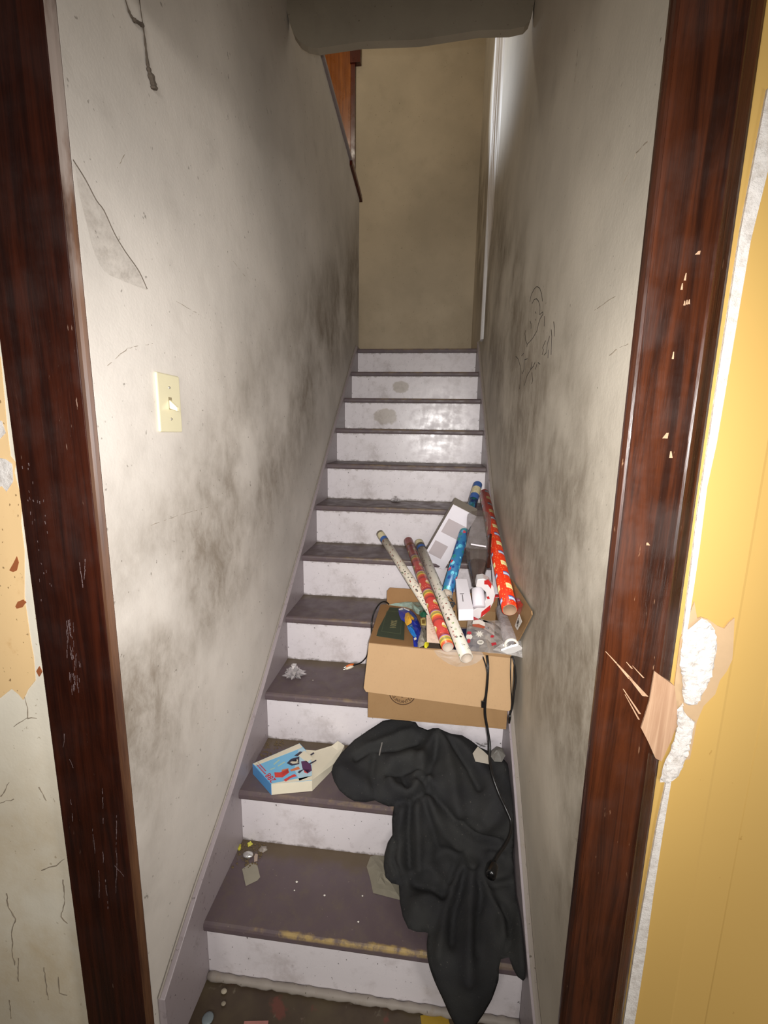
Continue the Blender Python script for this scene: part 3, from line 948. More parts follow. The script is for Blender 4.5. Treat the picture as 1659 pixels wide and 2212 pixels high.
def speckle_paper(name, base, cols, scale, zs=0.5, big=0.32, cut=0.47):
    t = NT(name)
    v = t.n('ShaderNodeTexVoronoi')
    t.t.links.new(t.scaled((1, 1, zs)), v.inputs['Vector'])
    v.inputs['Scale'].default_value = scale
    sep = t.n('ShaderNodeSeparateColor')
    t.t.links.new(v.outputs['Color'], sep.inputs[0])
    pick = t.ramp(sep.outputs[0], [(i / len(cols), c) for i, c in enumerate(cols)], True)
    near = t.rng(v.outputs['Distance'], big - 0.04, big + 0.04, 1.0, 0.0)
    near = t.math('MULTIPLY', near, t.rng(t.noise(scale * 2.4, 2.0), cut - 0.05, cut + 0.05))
    c = t.mix(near, base, pick)
    return t.done(c, 0.35, 0.5)


M['white_paper'] = speckle_paper('white_paper_with_small_letters', srgb(216, 208, 192), [srgb(60, 52, 50), srgb(216, 208, 192), srgb(70, 90, 60), srgb(150, 60, 50), srgb(80, 70, 66)], 95.0, 0.9)
M['white_paper_b'] = speckle_paper('white_paper_with_green_letters', srgb(218, 212, 198), [srgb(60, 70, 54), srgb(218, 212, 198), srgb(120, 150, 80), srgb(90, 80, 70), srgb(140, 70, 60)], 85.0, 0.9)


def cupcake_paper():
    """red paper: repeats of dots, a stripe block and a pale cupcake along the roll"""
    t = NT('red_cupcake_paper')
    x, y, z = t.xyz()
    u = t.math('DIVIDE', t.math('ARCTAN2', y, x), 2 * math.pi)          # around
    P = 0.118
    s = t.math('FRACT', t.math('DIVIDE', z, P))
    red, dred, org = srgb(196, 50, 38), srgb(150, 34, 34), srgb(214, 96, 40)
    c = t.ramp(s, [(0.0, org), (0.07, srgb(226, 184, 60)), (0.12, srgb(150, 140, 60)), (0.20, srgb(226, 184, 60)), (0.235, srgb(150, 120, 170)), (0.27, dred), (0.34, red), (0.86, dred), (0.93, red)], True)
    # dots
    v = t.n('ShaderNodeTexVoronoi')
    t.t.links.new(t.scaled((1, 1, 1)), v.inputs['Vector'])
    v.inputs['Scale'].default_value = 170.0
    dot = t.math('MULTIPLY', t.rng(v.outputs['Distance'], 0.2, 0.3, 1.0, 0.0), t.math('COMPARE', s, 0.42, 0.06))
    c = t.mix(dot, c, srgb(240, 190, 150))
    # cupcakes: six round the roll
    k = t.math('SUBTRACT', t.math('FRACT', t.math('MULTIPLY', u, 3.0)), 0.5)
    dz = t.math('DIVIDE', t.math('SUBTRACT', s, 0.66), 0.12)
    kx = t.math('DIVIDE', k, t.math('ADD', 0.26, t.math('MULTIPLY', dz, -0.10)))
    e = t.math('ADD', t.math('MULTIPLY', kx, kx), t.math('MULTIPLY', dz, dz))
    icing = t.ramp(t.rng(dz, -1, 1), [(0.0, srgb(212, 170, 60)), (0.42, srgb(238, 220, 180))], True)
    c = t.mix(t.rng(e, 0.8, 0.95, 1.0, 0.0), c, icing)
    return t.done(c, 0.3, 0.5)


def bright_red_paper():
    t = NT('orange_red_paper_with_striped_patches')
    x, y, z = t.xyz()
    u = t.math('DIVIDE', t.math('ARCTAN2', y, x), 2 * math.pi)
    P = 0.125
    s = t.math('FRACT', t.math('DIVIDE', z, P))
    c = t.mix(t.noise(9.0), srgb(214, 46, 22), srgb(226, 66, 26))
    v = t.n('ShaderNodeTexVoronoi')
    t.t.links.new(t.co, v.inputs['Vector'])
    v.inputs['Scale'].default_value = 120.0
    c = t.mix(t.rng(v.outputs['Distance'], 0.16, 0.24, 0.9, 0.0), c, srgb(244, 170, 90))
    k = t.math('ABSOLUTE', t.math('SUBTRACT', t.math('FRACT', t.math('MULTIPLY', u, 3.0)), 0.5))
    inx = t.rng(k, 0.26, 0.28, 1.0, 0.0)
    stripes = t.ramp(s, [(0.0, srgb(40, 44, 90)), (0.17, srgb(150, 180, 224)), (0.21, srgb(236, 232, 224)), (0.25, srgb(120, 140, 200)), (0.30, srgb(40, 44, 90)), (0.33, srgb(214, 46, 22)), (0.62, srgb(240, 224, 160)), (0.70, srgb(226, 200, 120)), (0.73, srgb(240, 224, 160)), (0.82, srgb(214, 46, 22))], True)
    m1 = t.math('COMPARE', s, 0.245, 0.08)
    m2 = t.math('COMPARE', s, 0.72, 0.10)
    c = t.mix(t.math('MULTIPLY', inx, t.math('MAXIMUM', m1, m2)), c, stripes)
    return t.done(c, 0.3, 0.5)


M['cupcake'] = cupcake_paper()
M['red_paper'] = bright_red_paper()
M['blue_paper'] = speckle_paper('blue_patterned_paper', srgb(48, 112, 158), [srgb(26, 52, 120), srgb(196, 50, 62), srgb(96, 190, 214), srgb(40, 130, 120), srgb(120, 200, 220), srgb(28, 60, 130), srgb(34, 84, 140), srgb(70, 150, 190)], 62.0, 0.8, 0.5, 0.40)
M['core'] = simple('grey_cardboard_core', srgb(190, 176, 160), 0.7)
M['core_brown'] = simple('brown_cardboard_core', srgb(168, 138, 112), 0.7)
M['band_blue'] = simple('blue_label_band', srgb(60, 96, 160), 0.4)
M['band_cream'] = simple('cream_label_band', srgb(206, 196, 160), 0.4, var=0.3, scale=120)
M['band_dark'] = simple('dark_label_band', srgb(84, 76, 62), 0.4, var=0.4, scale=150)
M['sleeve'] = film('clear_shrink_wrap', srgb(200, 170, 170), 0.10, 0.15)
M['film'] = film('clear_plastic_film', srgb(208, 200, 194), 0.24, 0.15)
M['film_thin'] = film('thin_clear_plastic', (0.9, 0.89, 0.87, 1), 0.20, 0.10)

rC0, rC1 = at(1008, 1421, 'y', 1.170), at(905, 1172, 'y', 1.82)
roll('white letter-print roll whose open end sticks out furthest over the box front', rC0, rC1, 0.0185, M['white_paper_b'], M['core'],
     band=[(0.004, 0.030, M['band_cream']), (0.030, 0.046, M['band_dark']), (0.046, 0.064, M['band_blue'])])
rB0, rB1 = at(967, 1400, 'y', 1.185), at(882, 1170, 'y', 1.80)
roll('red cupcake-print roll in clear wrap lying beside the longest white roll', rB0 + Vector((0, 0, 0.004)), rB1 + Vector((0, 0, 0.004)), 0.0180, M['cupcake'], M['core'],
     band=[(0.002, 0.05, simple('dull_red_wrap_end', srgb(140, 84, 84), 0.3))], sleeve=(0.0, 0.985, M['sleeve']))
rA0, rA1 = at(944, 1340, 'y', 1.36), at(821, 1152, 'y', 1.80)
roll('white roll with a blue band at its top, leaning furthest left', rA0, rA1, 0.0160, M['white_paper'], M['core'],
     band=[(0.012, 0.044, M['band_cream']), (0.044, 0.062, M['band_blue'])])
rD0, rD1 = at(966, 1280, 'y', 1.45), at(1032, 1047, 'y', 2.00)
roll('blue patterned roll standing behind the white carton', rD0, rD1, 0.0195, M['blue_paper'], M['core'],
     band=[(0.0, 0.035, M['band_blue']), (0.035, 0.085, M['band_cream']), (0.085, 0.12, M['band_blue'])])
rE0, rE1 = at(1101, 1317, 'y', 1.26), at(1046, 1066, 'y', 2.02)
roll('thick bright red roll leaning along the right wall', rE0, rE1, 0.0225, M['red_paper'], M['core_brown'])
# loose pink plastic of the red roll with its white price tag
o = empty('price_tag', tuple(at(1122, 1350, 'x', 0.350)), 'small white price tag on pink plastic below the red roll', 'tag')
pp = [at(x, y, 'x', 0.352) for x, y in ((1112, 1352), (1121, 1326), (1127, 1343), (1117, 1361))]
tgm = obj('tag_card', MB().slab(pp, (0.001, 0, 0)), simple('white_tag_card', srgb(225, 222, 216), 0.5), o)
pc_ = (pp[0] + pp[1] + pp[2] + pp[3]) / 4 + Vector((-0.0006, 0, 0))
link('lettering', text_mesh('30%', 0.020, pc_, pp[0] - pp[1], pp[1] - pp[2]), M['ink'], tgm)
pink = film('pink_plastic', srgb(190, 40, 70), 0.42, 0.15)
pl_ = [at(x, y, 'x', 0.357) for x, y in ((1104, 1295), (1120, 1292), (1129, 1306), (1122, 1328), (1112, 1350), (1106, 1340), (1116, 1318))]
obj('plastic_loop', MB().slab(pl_, (0.001, 0, 0)), pink, o)

# ------------------------------------------------------------------ tall white carton with two film windows
TL, TR = at(979, 1089, 'y', 1.70), at(1030, 1115.5, 'y', 1.70)
BL, BR = at(912.7, 1205, 'y', 1.765), at(957.5, 1232.7, 'y', 1.765)
uu, vv = (BL + BR - TL - TR) / 2, (TR + BR - TL - BL) / 2
vv = vv - uu * (vv.dot(uu) / uu.dot(uu))
cc = (TL + TR + BL + BR) / 4 - uu / 2 - vv / 2
nn_ = vv.cross(uu).normalized()
if nn_.y < 0:
    nn_ = -nn_
wc = empty('carton', tuple(cc + uu), 'tall white carton with two clear windows tilted over the rolls', 'carton')
M['white_card'] = simple('white_card', srgb(226, 222, 228), 0.45, var=0.04)
M['grey_card'] = simple('unprinted_grey_card', srgb(150, 142, 132), 0.7, var=0.08)
obj('carton_body', MB().oblong(cc + nn_ * 0.001, uu, vv, nn_ * 0.078), M['grey_card'], wc, bevel=0.001)
obj('front_panel', MB().oblong(cc + uu * 0.002, uu * 0.996, vv, -nn_ * 0.001), M['white_card'], wc)
M['window_film'] = simple('carton_window_film', srgb(186, 176, 178), 0.18, var=0.03)
for (a0, a1, b0, b1) in ((0.22, 0.46, 0.12, 0.92), (0.62, 0.86, 0.10, 0.66)):
    obj('film_window', MB().oblong(cc + uu * a0 + vv * b0 - nn_ * 0.0012, uu * (a1 - a0), vv * (b1 - b0), -nn_ * 0.0006), M['window_film'], wc)

# ------------------------------------------------------------------ clear tall packaging with dark brown contents
p0, p1 = at(1031, 1268, 'y', 1.47), at(1035, 1112, 'y', 1.62)
mm, L = axis_frame(p0, p1)
bt = tag(bpy.data.objects.new('bottle', None), 'tall clear plastic bottle with dark brown contents between the blue and red rolls', 'bottle')
COL.objects.link(bt)
bt.matrix_world = mm
obj('bottle_body', MB().lathe([(0.0, 0.0), (0.016, 0.001), (0.020, 0.02), (0.036, L * 0.30), (0.042, L * 0.42), (0.043, L * 0.95), (0.041, L), (0.0, L)], 8), film('smoky_clear_plastic', srgb(104, 94, 88), 0.34, 0.08), bt, local=True)
obj('dark_contents', MB().lathe([(0.0, 0.002), (0.014, 0.003), (0.018, 0.02), (0.032, L * 0.28), (0.030, L * 0.34), (0.012, L * 0.36), (0.0, L * 0.36)], 20), simple('dark_brown_contents', srgb(40, 18, 14), 0.1), bt, smooth=True, local=True)
b = MB()
b.slab([(0.030, -0.012, L * 0.25), (0.040, -0.010, L * 0.25), (0.046, -0.006, L * 0.72), (0.038, -0.012, L * 0.72)], (0, 0.004, 0))
obj('dark_strip', b, simple('dark_brown_strip', srgb(52, 24, 16), 0.2), bt, local=True)
b = MB().oblong(Vector((-0.028, -0.046, L * 0.50)), (0.052, 0, -0.006), (0, 0, 0.005), (0, 0.002, 0))
obj('highlight_strip', b, M['white_card'], bt, local=True)  # white strip painting in the highlight across the plastic

# ------------------------------------------------------------------ small white carton and tape dispenser
a_, b_, c_, d_ = at(984, 1250, 'y', 1.47), at(1009, 1251, 'y', 1.47), at(1023, 1316, 'y', 1.325), at(990.5, 1317, 'y', 1.325)
dn = at(1006, 1341, 'y', 1.32) - at(1006, 1317, 'y', 1.325)
sb = empty('small_carton', tuple((c_ + d_) / 2 + dn), 'small white carton lying beside the white and red tape dispenser', 'carton')
obj('carton_body', MB().slab([a_, b_, c_, d_], dn), M['white_card'], sb, bevel=0.001)
mid = (a_ + b_ + c_ + d_) / 4
b = MB()
ux, uy = (c_ - d_).normalized(), (d_ - a_).normalized()
up_ = ux.cross(uy)
up_ = up_ if up_.z > 0 else -up_
b.oblong(mid + uy * 0.0 - ux * 0.012 + up_ * 0.0004, ux * 0.013, uy * 0.004, up_ * 0.0005)
b.oblong(mid + uy * 0.006 - ux * 0.006 + up_ * 0.0004, ux * 0.003, uy * 0.034, up_ * 0.0005)
obj('printed_mark', b, simple('grey_print', srgb(110, 104, 106), 0.6), sb)

td = empty('tape_dispenser', tuple(at(1045, 1325, 'y', 1.34)), 'white plastic tape dispenser with red panels in the middle of the box', 'tape dispenser')
pc = at(1040, 1292, 'y', 1.37)
cx_, cz_ = RIGHT, (UP * 0.86 + FWD * 0.5).normalized()
nz = cx_.cross(cz_)
def dpt(px, py, d=0.0):
    return at(px, py, 'y', 1.365) + Vector((0, d, 0))
body_px = [(1031, 1252), (1045, 1250), (1056, 1256), (1066, 1268), (1070, 1285), (1066, 1302), (1057, 1318), (1045, 1331), (1032, 1338), (1023, 1340), (1022, 1318), (1034, 1312), (1046, 1303), (1051, 1292), (1050, 1280), (1040, 1270), (1028, 1268)]
obj('dispenser_body', MB().slab([dpt(*q) for q in body_px], (0, 0.035, 0.006)), simple('white_plastic', srgb(208, 204, 204), 0.35, var=0.04), td, bevel=0.002)
tc_ = at(1036, 1290, 'y', 1.375)
mm2, L2 = axis_frame(at(1035, 1312, 'y', 1.36), at(1032, 1272, 'y', 1.40))
tr_ = obj('tape_roll', MB().lathe([(0.0, 0.0), (0.0175, 0.0), (0.020, 0.002), (0.020, L2 - 0.002), (0.0175, L2), (0.0, L2)], 28), M['white_card'], td, smooth=True)
tr_.matrix_parent_inverse = Matrix.Identity(4)
tr_.matrix_basis = td.matrix_basis.inverted() @ mm2
M['red_plastic'] = simple('red_plastic', srgb(176, 34, 32), 0.3)
for q in ([(1046, 1254), (1055, 1252), (1062, 1262), (1060, 1272), (1054, 1263), (1046, 1262)], [(1040, 1322), (1060, 1306), (1058, 1318), (1038, 1334)], [(1051, 1289), (1056, 1288), (1058, 1293), (1053, 1294)], [(1038, 1292), (1043, 1293), (1041, 1304), (1038, 1302)]):
    obj('red_panel', MB().slab([dpt(*p_, -0.0012) for p_ in q], (0, 0.004, 0)), M['red_plastic'], td)
for q in ([(1065, 1289), (1078, 1289), (1078, 1293), (1071, 1293), (1069, 1302), (1063, 1302)],):
    obj('tear_edge', MB().slab([dpt(*p_, 0.01) for p_ in q], (0, 0.012, 0)), M['red_plastic'], td)

# narrow white strip box standing between bottle and red roll
p0, p1 = at(1071, 1292, 'y', 1.42), at(1064, 1205, 'y', 1.62)
s_ = tag(obj('carton', MB().oblong(p0 - RIGHT * 0.006, RIGHT * 0.018, p1 - p0, Vector((0, 0.02, 0.012))), M['white_card'], None, bevel=0.001), 'narrow white carton strip standing against the red roll', 'carton')
obj('printed_mark', MB().oblong(p0 + (p1 - p0) * 0.10 - RIGHT * 0.005 - FWD * 0.002, RIGHT * 0.012, UP * 0.0016, FWD * 0.001), M['ink'], s_)

# ------------------------------------------------------------------ crumpled films, bags, wrappers
def crumple(name, corners, nu, nv, amp, mat, parent=None, seed=1, sag=0.0, thick=0.0):
    """four-cornered sheet with creases (bilinear grid, faceted noise)"""
    rr = random.Random(seed)
    A, B_, C_, D_ = [Vector(c) for c in corners]
    nrm = (B_ - A).cross(D_ - A).normalized()
    if nrm.z < 0:
        nrm = -nrm
    vs, fs = [], []
    for j in range(nv + 1):
        for i in range(nu + 1):
            u, v = i / nu, j / nv
            p = A.lerp(B_, u).lerp(D_.lerp(C_, u), v)
            e = 0.35 if i in (0, nu) or j in (0, nv) else 1.0
            p = p + nrm * (rr.uniform(-1, 1) * amp * e + sag * math.sin(math.pi * u) * math.sin(math.pi * v))
            if 0 < i < nu and 0 < j < nv:
                p = p + Vector((rr.uniform(-1, 1), rr.uniform(-1, 1), 0)) * amp * 0.6
            vs.append(p)
    for j in range(nv):
        for i in range(nu):
            a = j * (nu + 1) + i
            if (i + j) % 2:
                fs += [(a, a + 1, a + nu + 2), (a, a + nu + 2, a + nu + 1)]
            else:
                fs += [(a, a + 1, a + nu + 1), (a + 1, a + nu + 2, a + nu + 1)]
    o = obj(name, MB().add(vs, fs), mat, parent)
    if thick:
        so = o.modifiers.new('thickness', 'SOLIDIFY')
        so.thickness = thick
    return o

# cellophane bag printed with white and red figures
bg = empty('cellophane_bag', tuple(at(1040, 1385, 'y', 1.24)), 'clear cellophane bag with white snowflake and red prints at the box front', 'bag')
Bq = [at(1003, 1404, 'y', 1.222), at(1128, 1418, 'y', 1.222), at(1082, 1340, 'y', 1.36), at(1010, 1342, 'y', 1.36)]
film_o = crumple('bag_film', Bq, 14, 9, 0.003, M['film'], bg, 5, 0.012, 0.0004)
M['print_white'] = simple('white_print', srgb(228, 224, 214), 0.5, var=0.05)
M['print_red'] = simple('red_print', srgb(184, 50, 60), 0.5)
M['print_orange'] = simple('rust_print', srgb(176, 84, 54), 0.5)
def bagpt(px, py):
    # measured on the plane of the bag film
    nrm = (Bq[1] - Bq[0]).cross(Bq[3] - Bq[0]).normalized()
    d = ray(px, py)
    return CAM + d * ((Bq[0] - CAM).dot(nrm) / d.dot(nrm)) + Vector((0, -0.002, 0.0155))
def bagprint(name, pts, mat):
    bb = MB()
    bb.slab([bagpt(*q) for q in pts], (0, 0.0002, -0.0005))
    obj(name, bb, mat, film_o)
def blob(cx, cy, rx, ry, n=10, star=0.0):
    return [(cx + rx * (1 + star * (i % 2 * 2 - 1)) * math.cos(2 * math.pi * i / n), cy + ry * (1 + star * (i % 2 * 2 - 1)) * math.sin(2 * math.pi * i / n)) for i in range(n)]
bagprint('snowman_print', blob(1013, 1385, 7, 6), M['print_white'])
bagprint('snowman_print', blob(1013, 1377, 5, 4), M['print_red'])
bagprint('red_print', blob(1012, 1394, 3.5, 5), M['print_red'])
bagprint('snowflake_print', blob(1035, 1379, 7, 6, 16, 0.3), M['print_white'])
bagprint('wreath_print', blob(1037, 1397, 7.5, 5), M['print_white'])
bagprint('wreath_print', blob(1037, 1396.5, 4.5, 2.6), simple('olive_print', srgb(120, 112, 84), 0.6))
bagprint('red_print', blob(1062, 1384, 4.5, 3), M['print_red'])
bagprint('red_print', [(1060, 1399), (1070, 1397), (1072, 1402), (1062, 1405)], M['print_red'])
bagprint('header_print', [(1021, 1350), (1034, 1347), (1046, 1353), (1047, 1362), (1033, 1357), (1020, 1357)], M['print_white'])
bagprint('header_print', [(1020, 1358), (1033, 1357), (1047, 1363), (1045, 1367), (1020, 1362)], M['print_orange'])
bagprint('header_print', [(1022, 1341), (1031, 1345), (1035, 1348), (1025, 1349), (1020, 1345)], M['print_red'])
# folded paper insert behind it
ins = tag(crumple('paper_insert', [at(1036, 1352, 'y', 1.32), at(1068, 1372, 'y', 1.29), at(1066, 1346, 'y', 1.37), at(1038, 1336, 'y', 1.38)], 6, 4, 0.0012, simple('cream_insert_card', srgb(206, 196, 186), 0.6), None, 9, 0.0, 0.0006),
          'cream printed card tucked behind the cellophane bag', 'card')
obj('printed_mark', MB().slab([at(x, y, 'y', 1.352) + Vector((0, -0.004, 0.004)) for x, y in ((1044, 1341), (1062, 1347), (1061, 1350), (1043, 1344))], (0, 0, 0.0006)), simple('grey_lettering', srgb(110, 100, 96), 0.6), ins)
obj('printed_mark', MB().slab([at(x, y, 'y', 1.32) + Vector((0, -0.004, 0.005)) for x, y in ((1048, 1357), (1056, 1358), (1056, 1364), (1050, 1362))], (0, 0, 0.0006)), simple('blue_grey_print', srgb(120, 118, 130), 0.6), ins)

# roll of clear film with its white ring end
p0, p1 = at(1105, 1393, 'y', 1.235), at(1084, 1318, 'y', 1.44)
mm, L = axis_frame(p0, p1)
cf = tag(bpy.data.objects.new('plastic_film_roll', None), 'roll of clear plastic film with a white ring end at the box right corner', 'plastic film')
COL.objects.link(cf)
cf.matrix_world = mm
obj('film_winding', MB().lathe([(0.016, 0.0), (0.021, 0.0), (0.0215, L * 0.5), (0.021, L)], 24), film('wound_clear_film', srgb(190, 182, 182), 0.5, 0.2), cf, smooth=True, local=True)
obj('ring_end', MB().lathe([(0.015, -0.003), (0.0205, -0.003), (0.0215, 0.001), (0.0205, 0.005), (0.015, 0.005), (0.015, -0.003)], 28), M['print_white'], cf, smooth=True, local=True)
obj('silver_filling', MB().lathe([(0.0, 0.006), (0.006, 0.002), (0.010, 0.007), (0.0145, 0.003)], 9), simple('silver_foil', srgb(170, 166, 166), 0.2, metal=0.4, var=0.3, scale=120), cf, local=True)
tailA = crumple('loose_film', [at(1064, 1404, 'y', 1.225), at(1128, 1421, 'y', 1.218), at(1141, 1388, 'y', 1.25), at(1100, 1380, 'y', 1.26)], 9, 6, 0.004, film('creased_clear_film', srgb(214, 210, 206), 0.36, 0.12), cf, 12, 0.004, 0.0004)
obj('silver_edge', MB().slab([at(x, y, 'y', 1.222) for x, y in ((1083, 1406), (1101, 1399), (1118, 1394), (1128, 1402), (1112, 1410), (1096, 1413))], (0, 0.002, 0.004)), simple('bright_silver_film', srgb(232, 230, 228), 0.25, metal=0.35), cf)

# clear plastic hanging over the front edge under the roll ends
fan = [(937, 1405), (944, 1416), (958, 1427), (972, 1435), (986, 1440), (1002, 1440), (1018, 1437), (1030, 1432), (1040, 1424), (1046, 1416), (1040, 1408), (1000, 1404), (965, 1402)]
b = MB()
cen = at(994, 1418, 'y', 1.196)
rimp = [at(x, y, 'y', 1.205 + random.uniform(-.004, .004)) for x, y in fan]
ring2 = [cen.lerp(p, 0.55) + Vector((0, random.uniform(-.006, .0), random.uniform(-.003, .003))) for p in rimp]
n = len(rimp)
b.add(rimp + ring2 + [cen], [(i, (i + 1) % n, (i + 1) % n + n, i + n) for i in range(n)] + [(i + n, (i + 1) % n + n, 2 * n) for i in range(n)])
tag(obj('plastic_sleeve', b, M['film_thin'], None), 'crumpled clear plastic sleeve hanging over the box front under two roll ends', 'plastic sleeve')

# blue and yellow snack wrapper
ww = empty('snack_wrapper', tuple(at(890, 1350, 'z', 0.80)), 'torn blue and yellow foil snack wrapper on the box left flap', 'wrapper')
M['blue_foil'] = simple('blue_foil', srgb(26, 44, 150), 0.22, var=0.45, scale=70)
M['light_blue_foil'] = simple('light_blue_foil', srgb(30, 118, 196), 0.2, var=0.2, scale=60)
M['yellow_foil'] = simple('yellow_inside', srgb(222, 168, 52), 0.4, var=0.25, scale=90)
def zc(px, py, z):
    return at(px, py, 'z', z)
def patch_px(name, px, z, mat, parent, hump=0.012, seed=3, n=3):
    """wrinkled patch: outline at height z, raised and creased inside"""
    rr = random.Random(seed)
    rim = [zc(x, y, z) for x, y in px]
    c = sum(rim, Vector()) / len(rim)
    vs = list(rim)
    fs = []
    k = len(rim)
    for r_ in range(1, n):
        f = r_ / n
        for p in rim:
            q = p.lerp(c, f)
            vs.append(q + Vector((rr.uniform(-.002, .002), rr.uniform(-.002, .002), hump * (1 - (1 - f) ** 2) * rr.uniform(.55, 1.15))))
    vs.append(c + Vector((0, 0, hump)))
    for r_ in range(n - 1):
        for i in range(k):
            j = (i + 1) % k
            fs.append((r_ * k + i, r_ * k + j, (r_ + 1) * k + j, (r_ + 1) * k + i))
    for i in range(k):
        fs.append(((n - 1) * k + i, (n - 1) * k + (i + 1) % k, n * k))
    return obj(name, MB().add(vs, fs), mat, parent)
patch_px('blue_foil', [(860, 1315), (868, 1312), (880, 1314), (892, 1322), (900, 1332), (906, 1345), (910, 1358), (910, 1372), (904, 1380), (902, 1398), (894, 1397), (895, 1380), (885, 1362), (876, 1345), (866, 1338), (862, 1328)], 0.792, M['blue_foil'], ww, 0.016, 4)
patch_px('yellow_inside', [(876, 1325), (882, 1322), (888, 1328), (895, 1336), (893, 1340), (888, 1337), (890, 1345), (884, 1349), (879, 1352), (875, 1345), (874, 1335)], 0.806, M['yellow_foil'], ww, 0.010, 6)
patch_px('light_blue_panel', [(879, 1352), (890, 1346), (894, 1360), (900, 1374), (896, 1378), (888, 1370), (882, 1360)], 0.803, M['light_blue_foil'], ww, 0.009, 8)
b = MB()
b.slab([zc(x, y, 0.811) for x, y in ((894, 1379), (899, 1377), (900, 1381), (895, 1383))], (0, 0, 0.0008))
obj('white_print', b, M['print_white'], ww)
for q in ([(861, 1316), (869, 1313), (871, 1316), (862, 1318)], [(872, 1313), (885, 1318), (884, 1320), (872, 1315)]):
    obj('white_print', MB().slab([zc(x, y, 0.803) for x, y in q], (0, 0, 0.0008)), M['print_white'], ww)

# other things lying in the box mouth
tag(patch_px('plastic_bag', [(838, 1307), (862, 1302), (880, 1298), (904, 1296), (916, 1300), (922, 1318), (926, 1340), (914, 1330), (900, 1326), (890, 1316), (876, 1311), (858, 1309)], 0.795, film('green_tinted_plastic', srgb(150, 172, 160), 0.7, 0.12), None, 0.02, 14), 'crumpled green-tinted plastic bag behind the blue wrapper', 'plastic bag')
tag(patch_px('foil_wrapper', [(906, 1320), (916, 1318), (924, 1324), (924, 1332), (912, 1334), (906, 1329)], 0.815, simple('dark_green_foil', srgb(34, 84, 62), 0.2, var=0.4, scale=150), None, 0.010, 15), 'small dark green foil wrapper beside the blue wrapper', 'wrapper')
gt = tag(obj('gold_tag', MB().slab([zc(x, y, 0.822) for x, y in ((908, 1337), (919, 1336), (920, 1351), (910, 1350))], (0, 0, 0.001)), simple('pale_gold_card', srgb(196, 176, 104), 0.5), None), 'tiny gold-edged tag beside the cream tag sheet', 'tag')
obj('dark_square', MB().slab([zc(x, y, 0.8235) for x, y in ((911, 1339), (918, 1338), (918, 1347), (912, 1347))], (0, 0, 0.0005)), simple('brown_gold_print', srgb(110, 84, 24), 0.5), gt)
cs = [at(921, 1328, 'y', 1.36), at(934, 1332, 'y', 1.36), at(955, 1390, 'y', 1.245), at(922, 1387, 'y', 1.245)]
ts = tag(crumple('gift_tag_sheet', cs, 5, 7, 0.001, simple('cream_speckled_card', srgb(222, 200, 180), 0.5, var=0.1, scale=120), None, 21, 0.0, 0.001), 'cream sheet of gift tags standing left of the red cupcake roll', 'card')
b = MB()
for i in range(9):
    f = i / 9 * 0.62 + 0.14
    l0, l1 = cs[0].lerp(cs[3], f), cs[1].lerp(cs[2], f)
    nrm = (cs[1] - cs[0]).cross(cs[3] - cs[0]).normalized()
    nrm = nrm if nrm.z > 0 else -nrm
    a0, a1 = l0.lerp(l1, 0.34 + 0.1 * (i % 3)), l0.lerp(l1, 0.9)
    dv = (cs[3] - cs[0]).normalized() * 0.0016
    b.slab([a0 + nrm * .0018, a1 + nrm * .0018, a1 + dv + nrm * .0018, a0 + dv + nrm * .0018], nrm * 0.0004)
obj('printed_lines', b, simple('reddish_print', srgb(186, 128, 112), 0.6), ts)
tag(patch_px('plastic_wrap', [(902, 1378), (912, 1352), (920, 1362), (921, 1392), (905, 1399), (900, 1394)], 0.789, film('grey_clear_wrap', srgb(178, 172, 158), 0.75, 0.15), None, 0.012, 23), 'grey clear wrap between the blue wrapper and the tag sheet', 'plastic wrap')
tag(patch_px('ribbon_scrap', [(915, 1394), (920, 1389), (927, 1388), (926, 1394), (922, 1400), (917, 1399)], 0.791, simple('lime_yellow_ribbon', srgb(214, 206, 40), 0.4, var=0.25, scale=100), None, 0.010, 25), 'lime yellow ribbon scrap at the box front edge', 'ribbon')
b = MB()
for i in range(16):
    c = at(960 + random.uniform(2, 22), 1285 + random.uniform(0, 40), 'y', 1.42 + random.uniform(-.02, .03))
    a = Vector((random.uniform(-1, 1), random.uniform(-1, 1), random.uniform(-1, 1))).normalized() * random.uniform(.008, .016)
    q = a.cross(Vector((random.uniform(-1, 1), 1, 0.4))).normalized() * random.uniform(.003, .006)
    b.slab([c - a, c + q, c + a, c - q], a.cross(q).normalized() * 0.0008)
tag(obj('tinsel', b, simple('silver_tinsel', srgb(190, 190, 188), 0.2, metal=0.9, var=0.3, scale=90), None), 'clump of silver tinsel beside the blue roll foot', 'tinsel')
tag(obj('gift_box', MB().oblong(at(985, 1380, 'y', 1.32) + Vector((0, 0, -0.045)), (0.075, 0.01, 0), (-0.01, 0.07, 0), (0, 0, 0.047)), simple('navy_card', srgb(30, 36, 74), 0.4), None, bevel=0.001), 'dark navy carton under the small white carton', 'carton')
tag(obj('paper_pile', MB().oblong((BX0 + 0.05, BY0 + 0.03, BZ0 + 0.005), (0.33, 0, 0), (0, 0.26, 0), (0, 0, 0.17)), simple('dim_brown_paper', srgb(96, 80, 66), 0.8, var=0.4, scale=14), None, bevel=0.006), 'brown paper packing filling the depths of the box', 'packing paper')

# ------------------------------------------------------------------ cables
M['black_rubber'] = simple('black_cable_rubber', srgb(20, 19, 20), 0.35, var=0.2)
M['black_plug'] = simple('black_plug_plastic', srgb(14, 14, 15), 0.25, var=0.2)
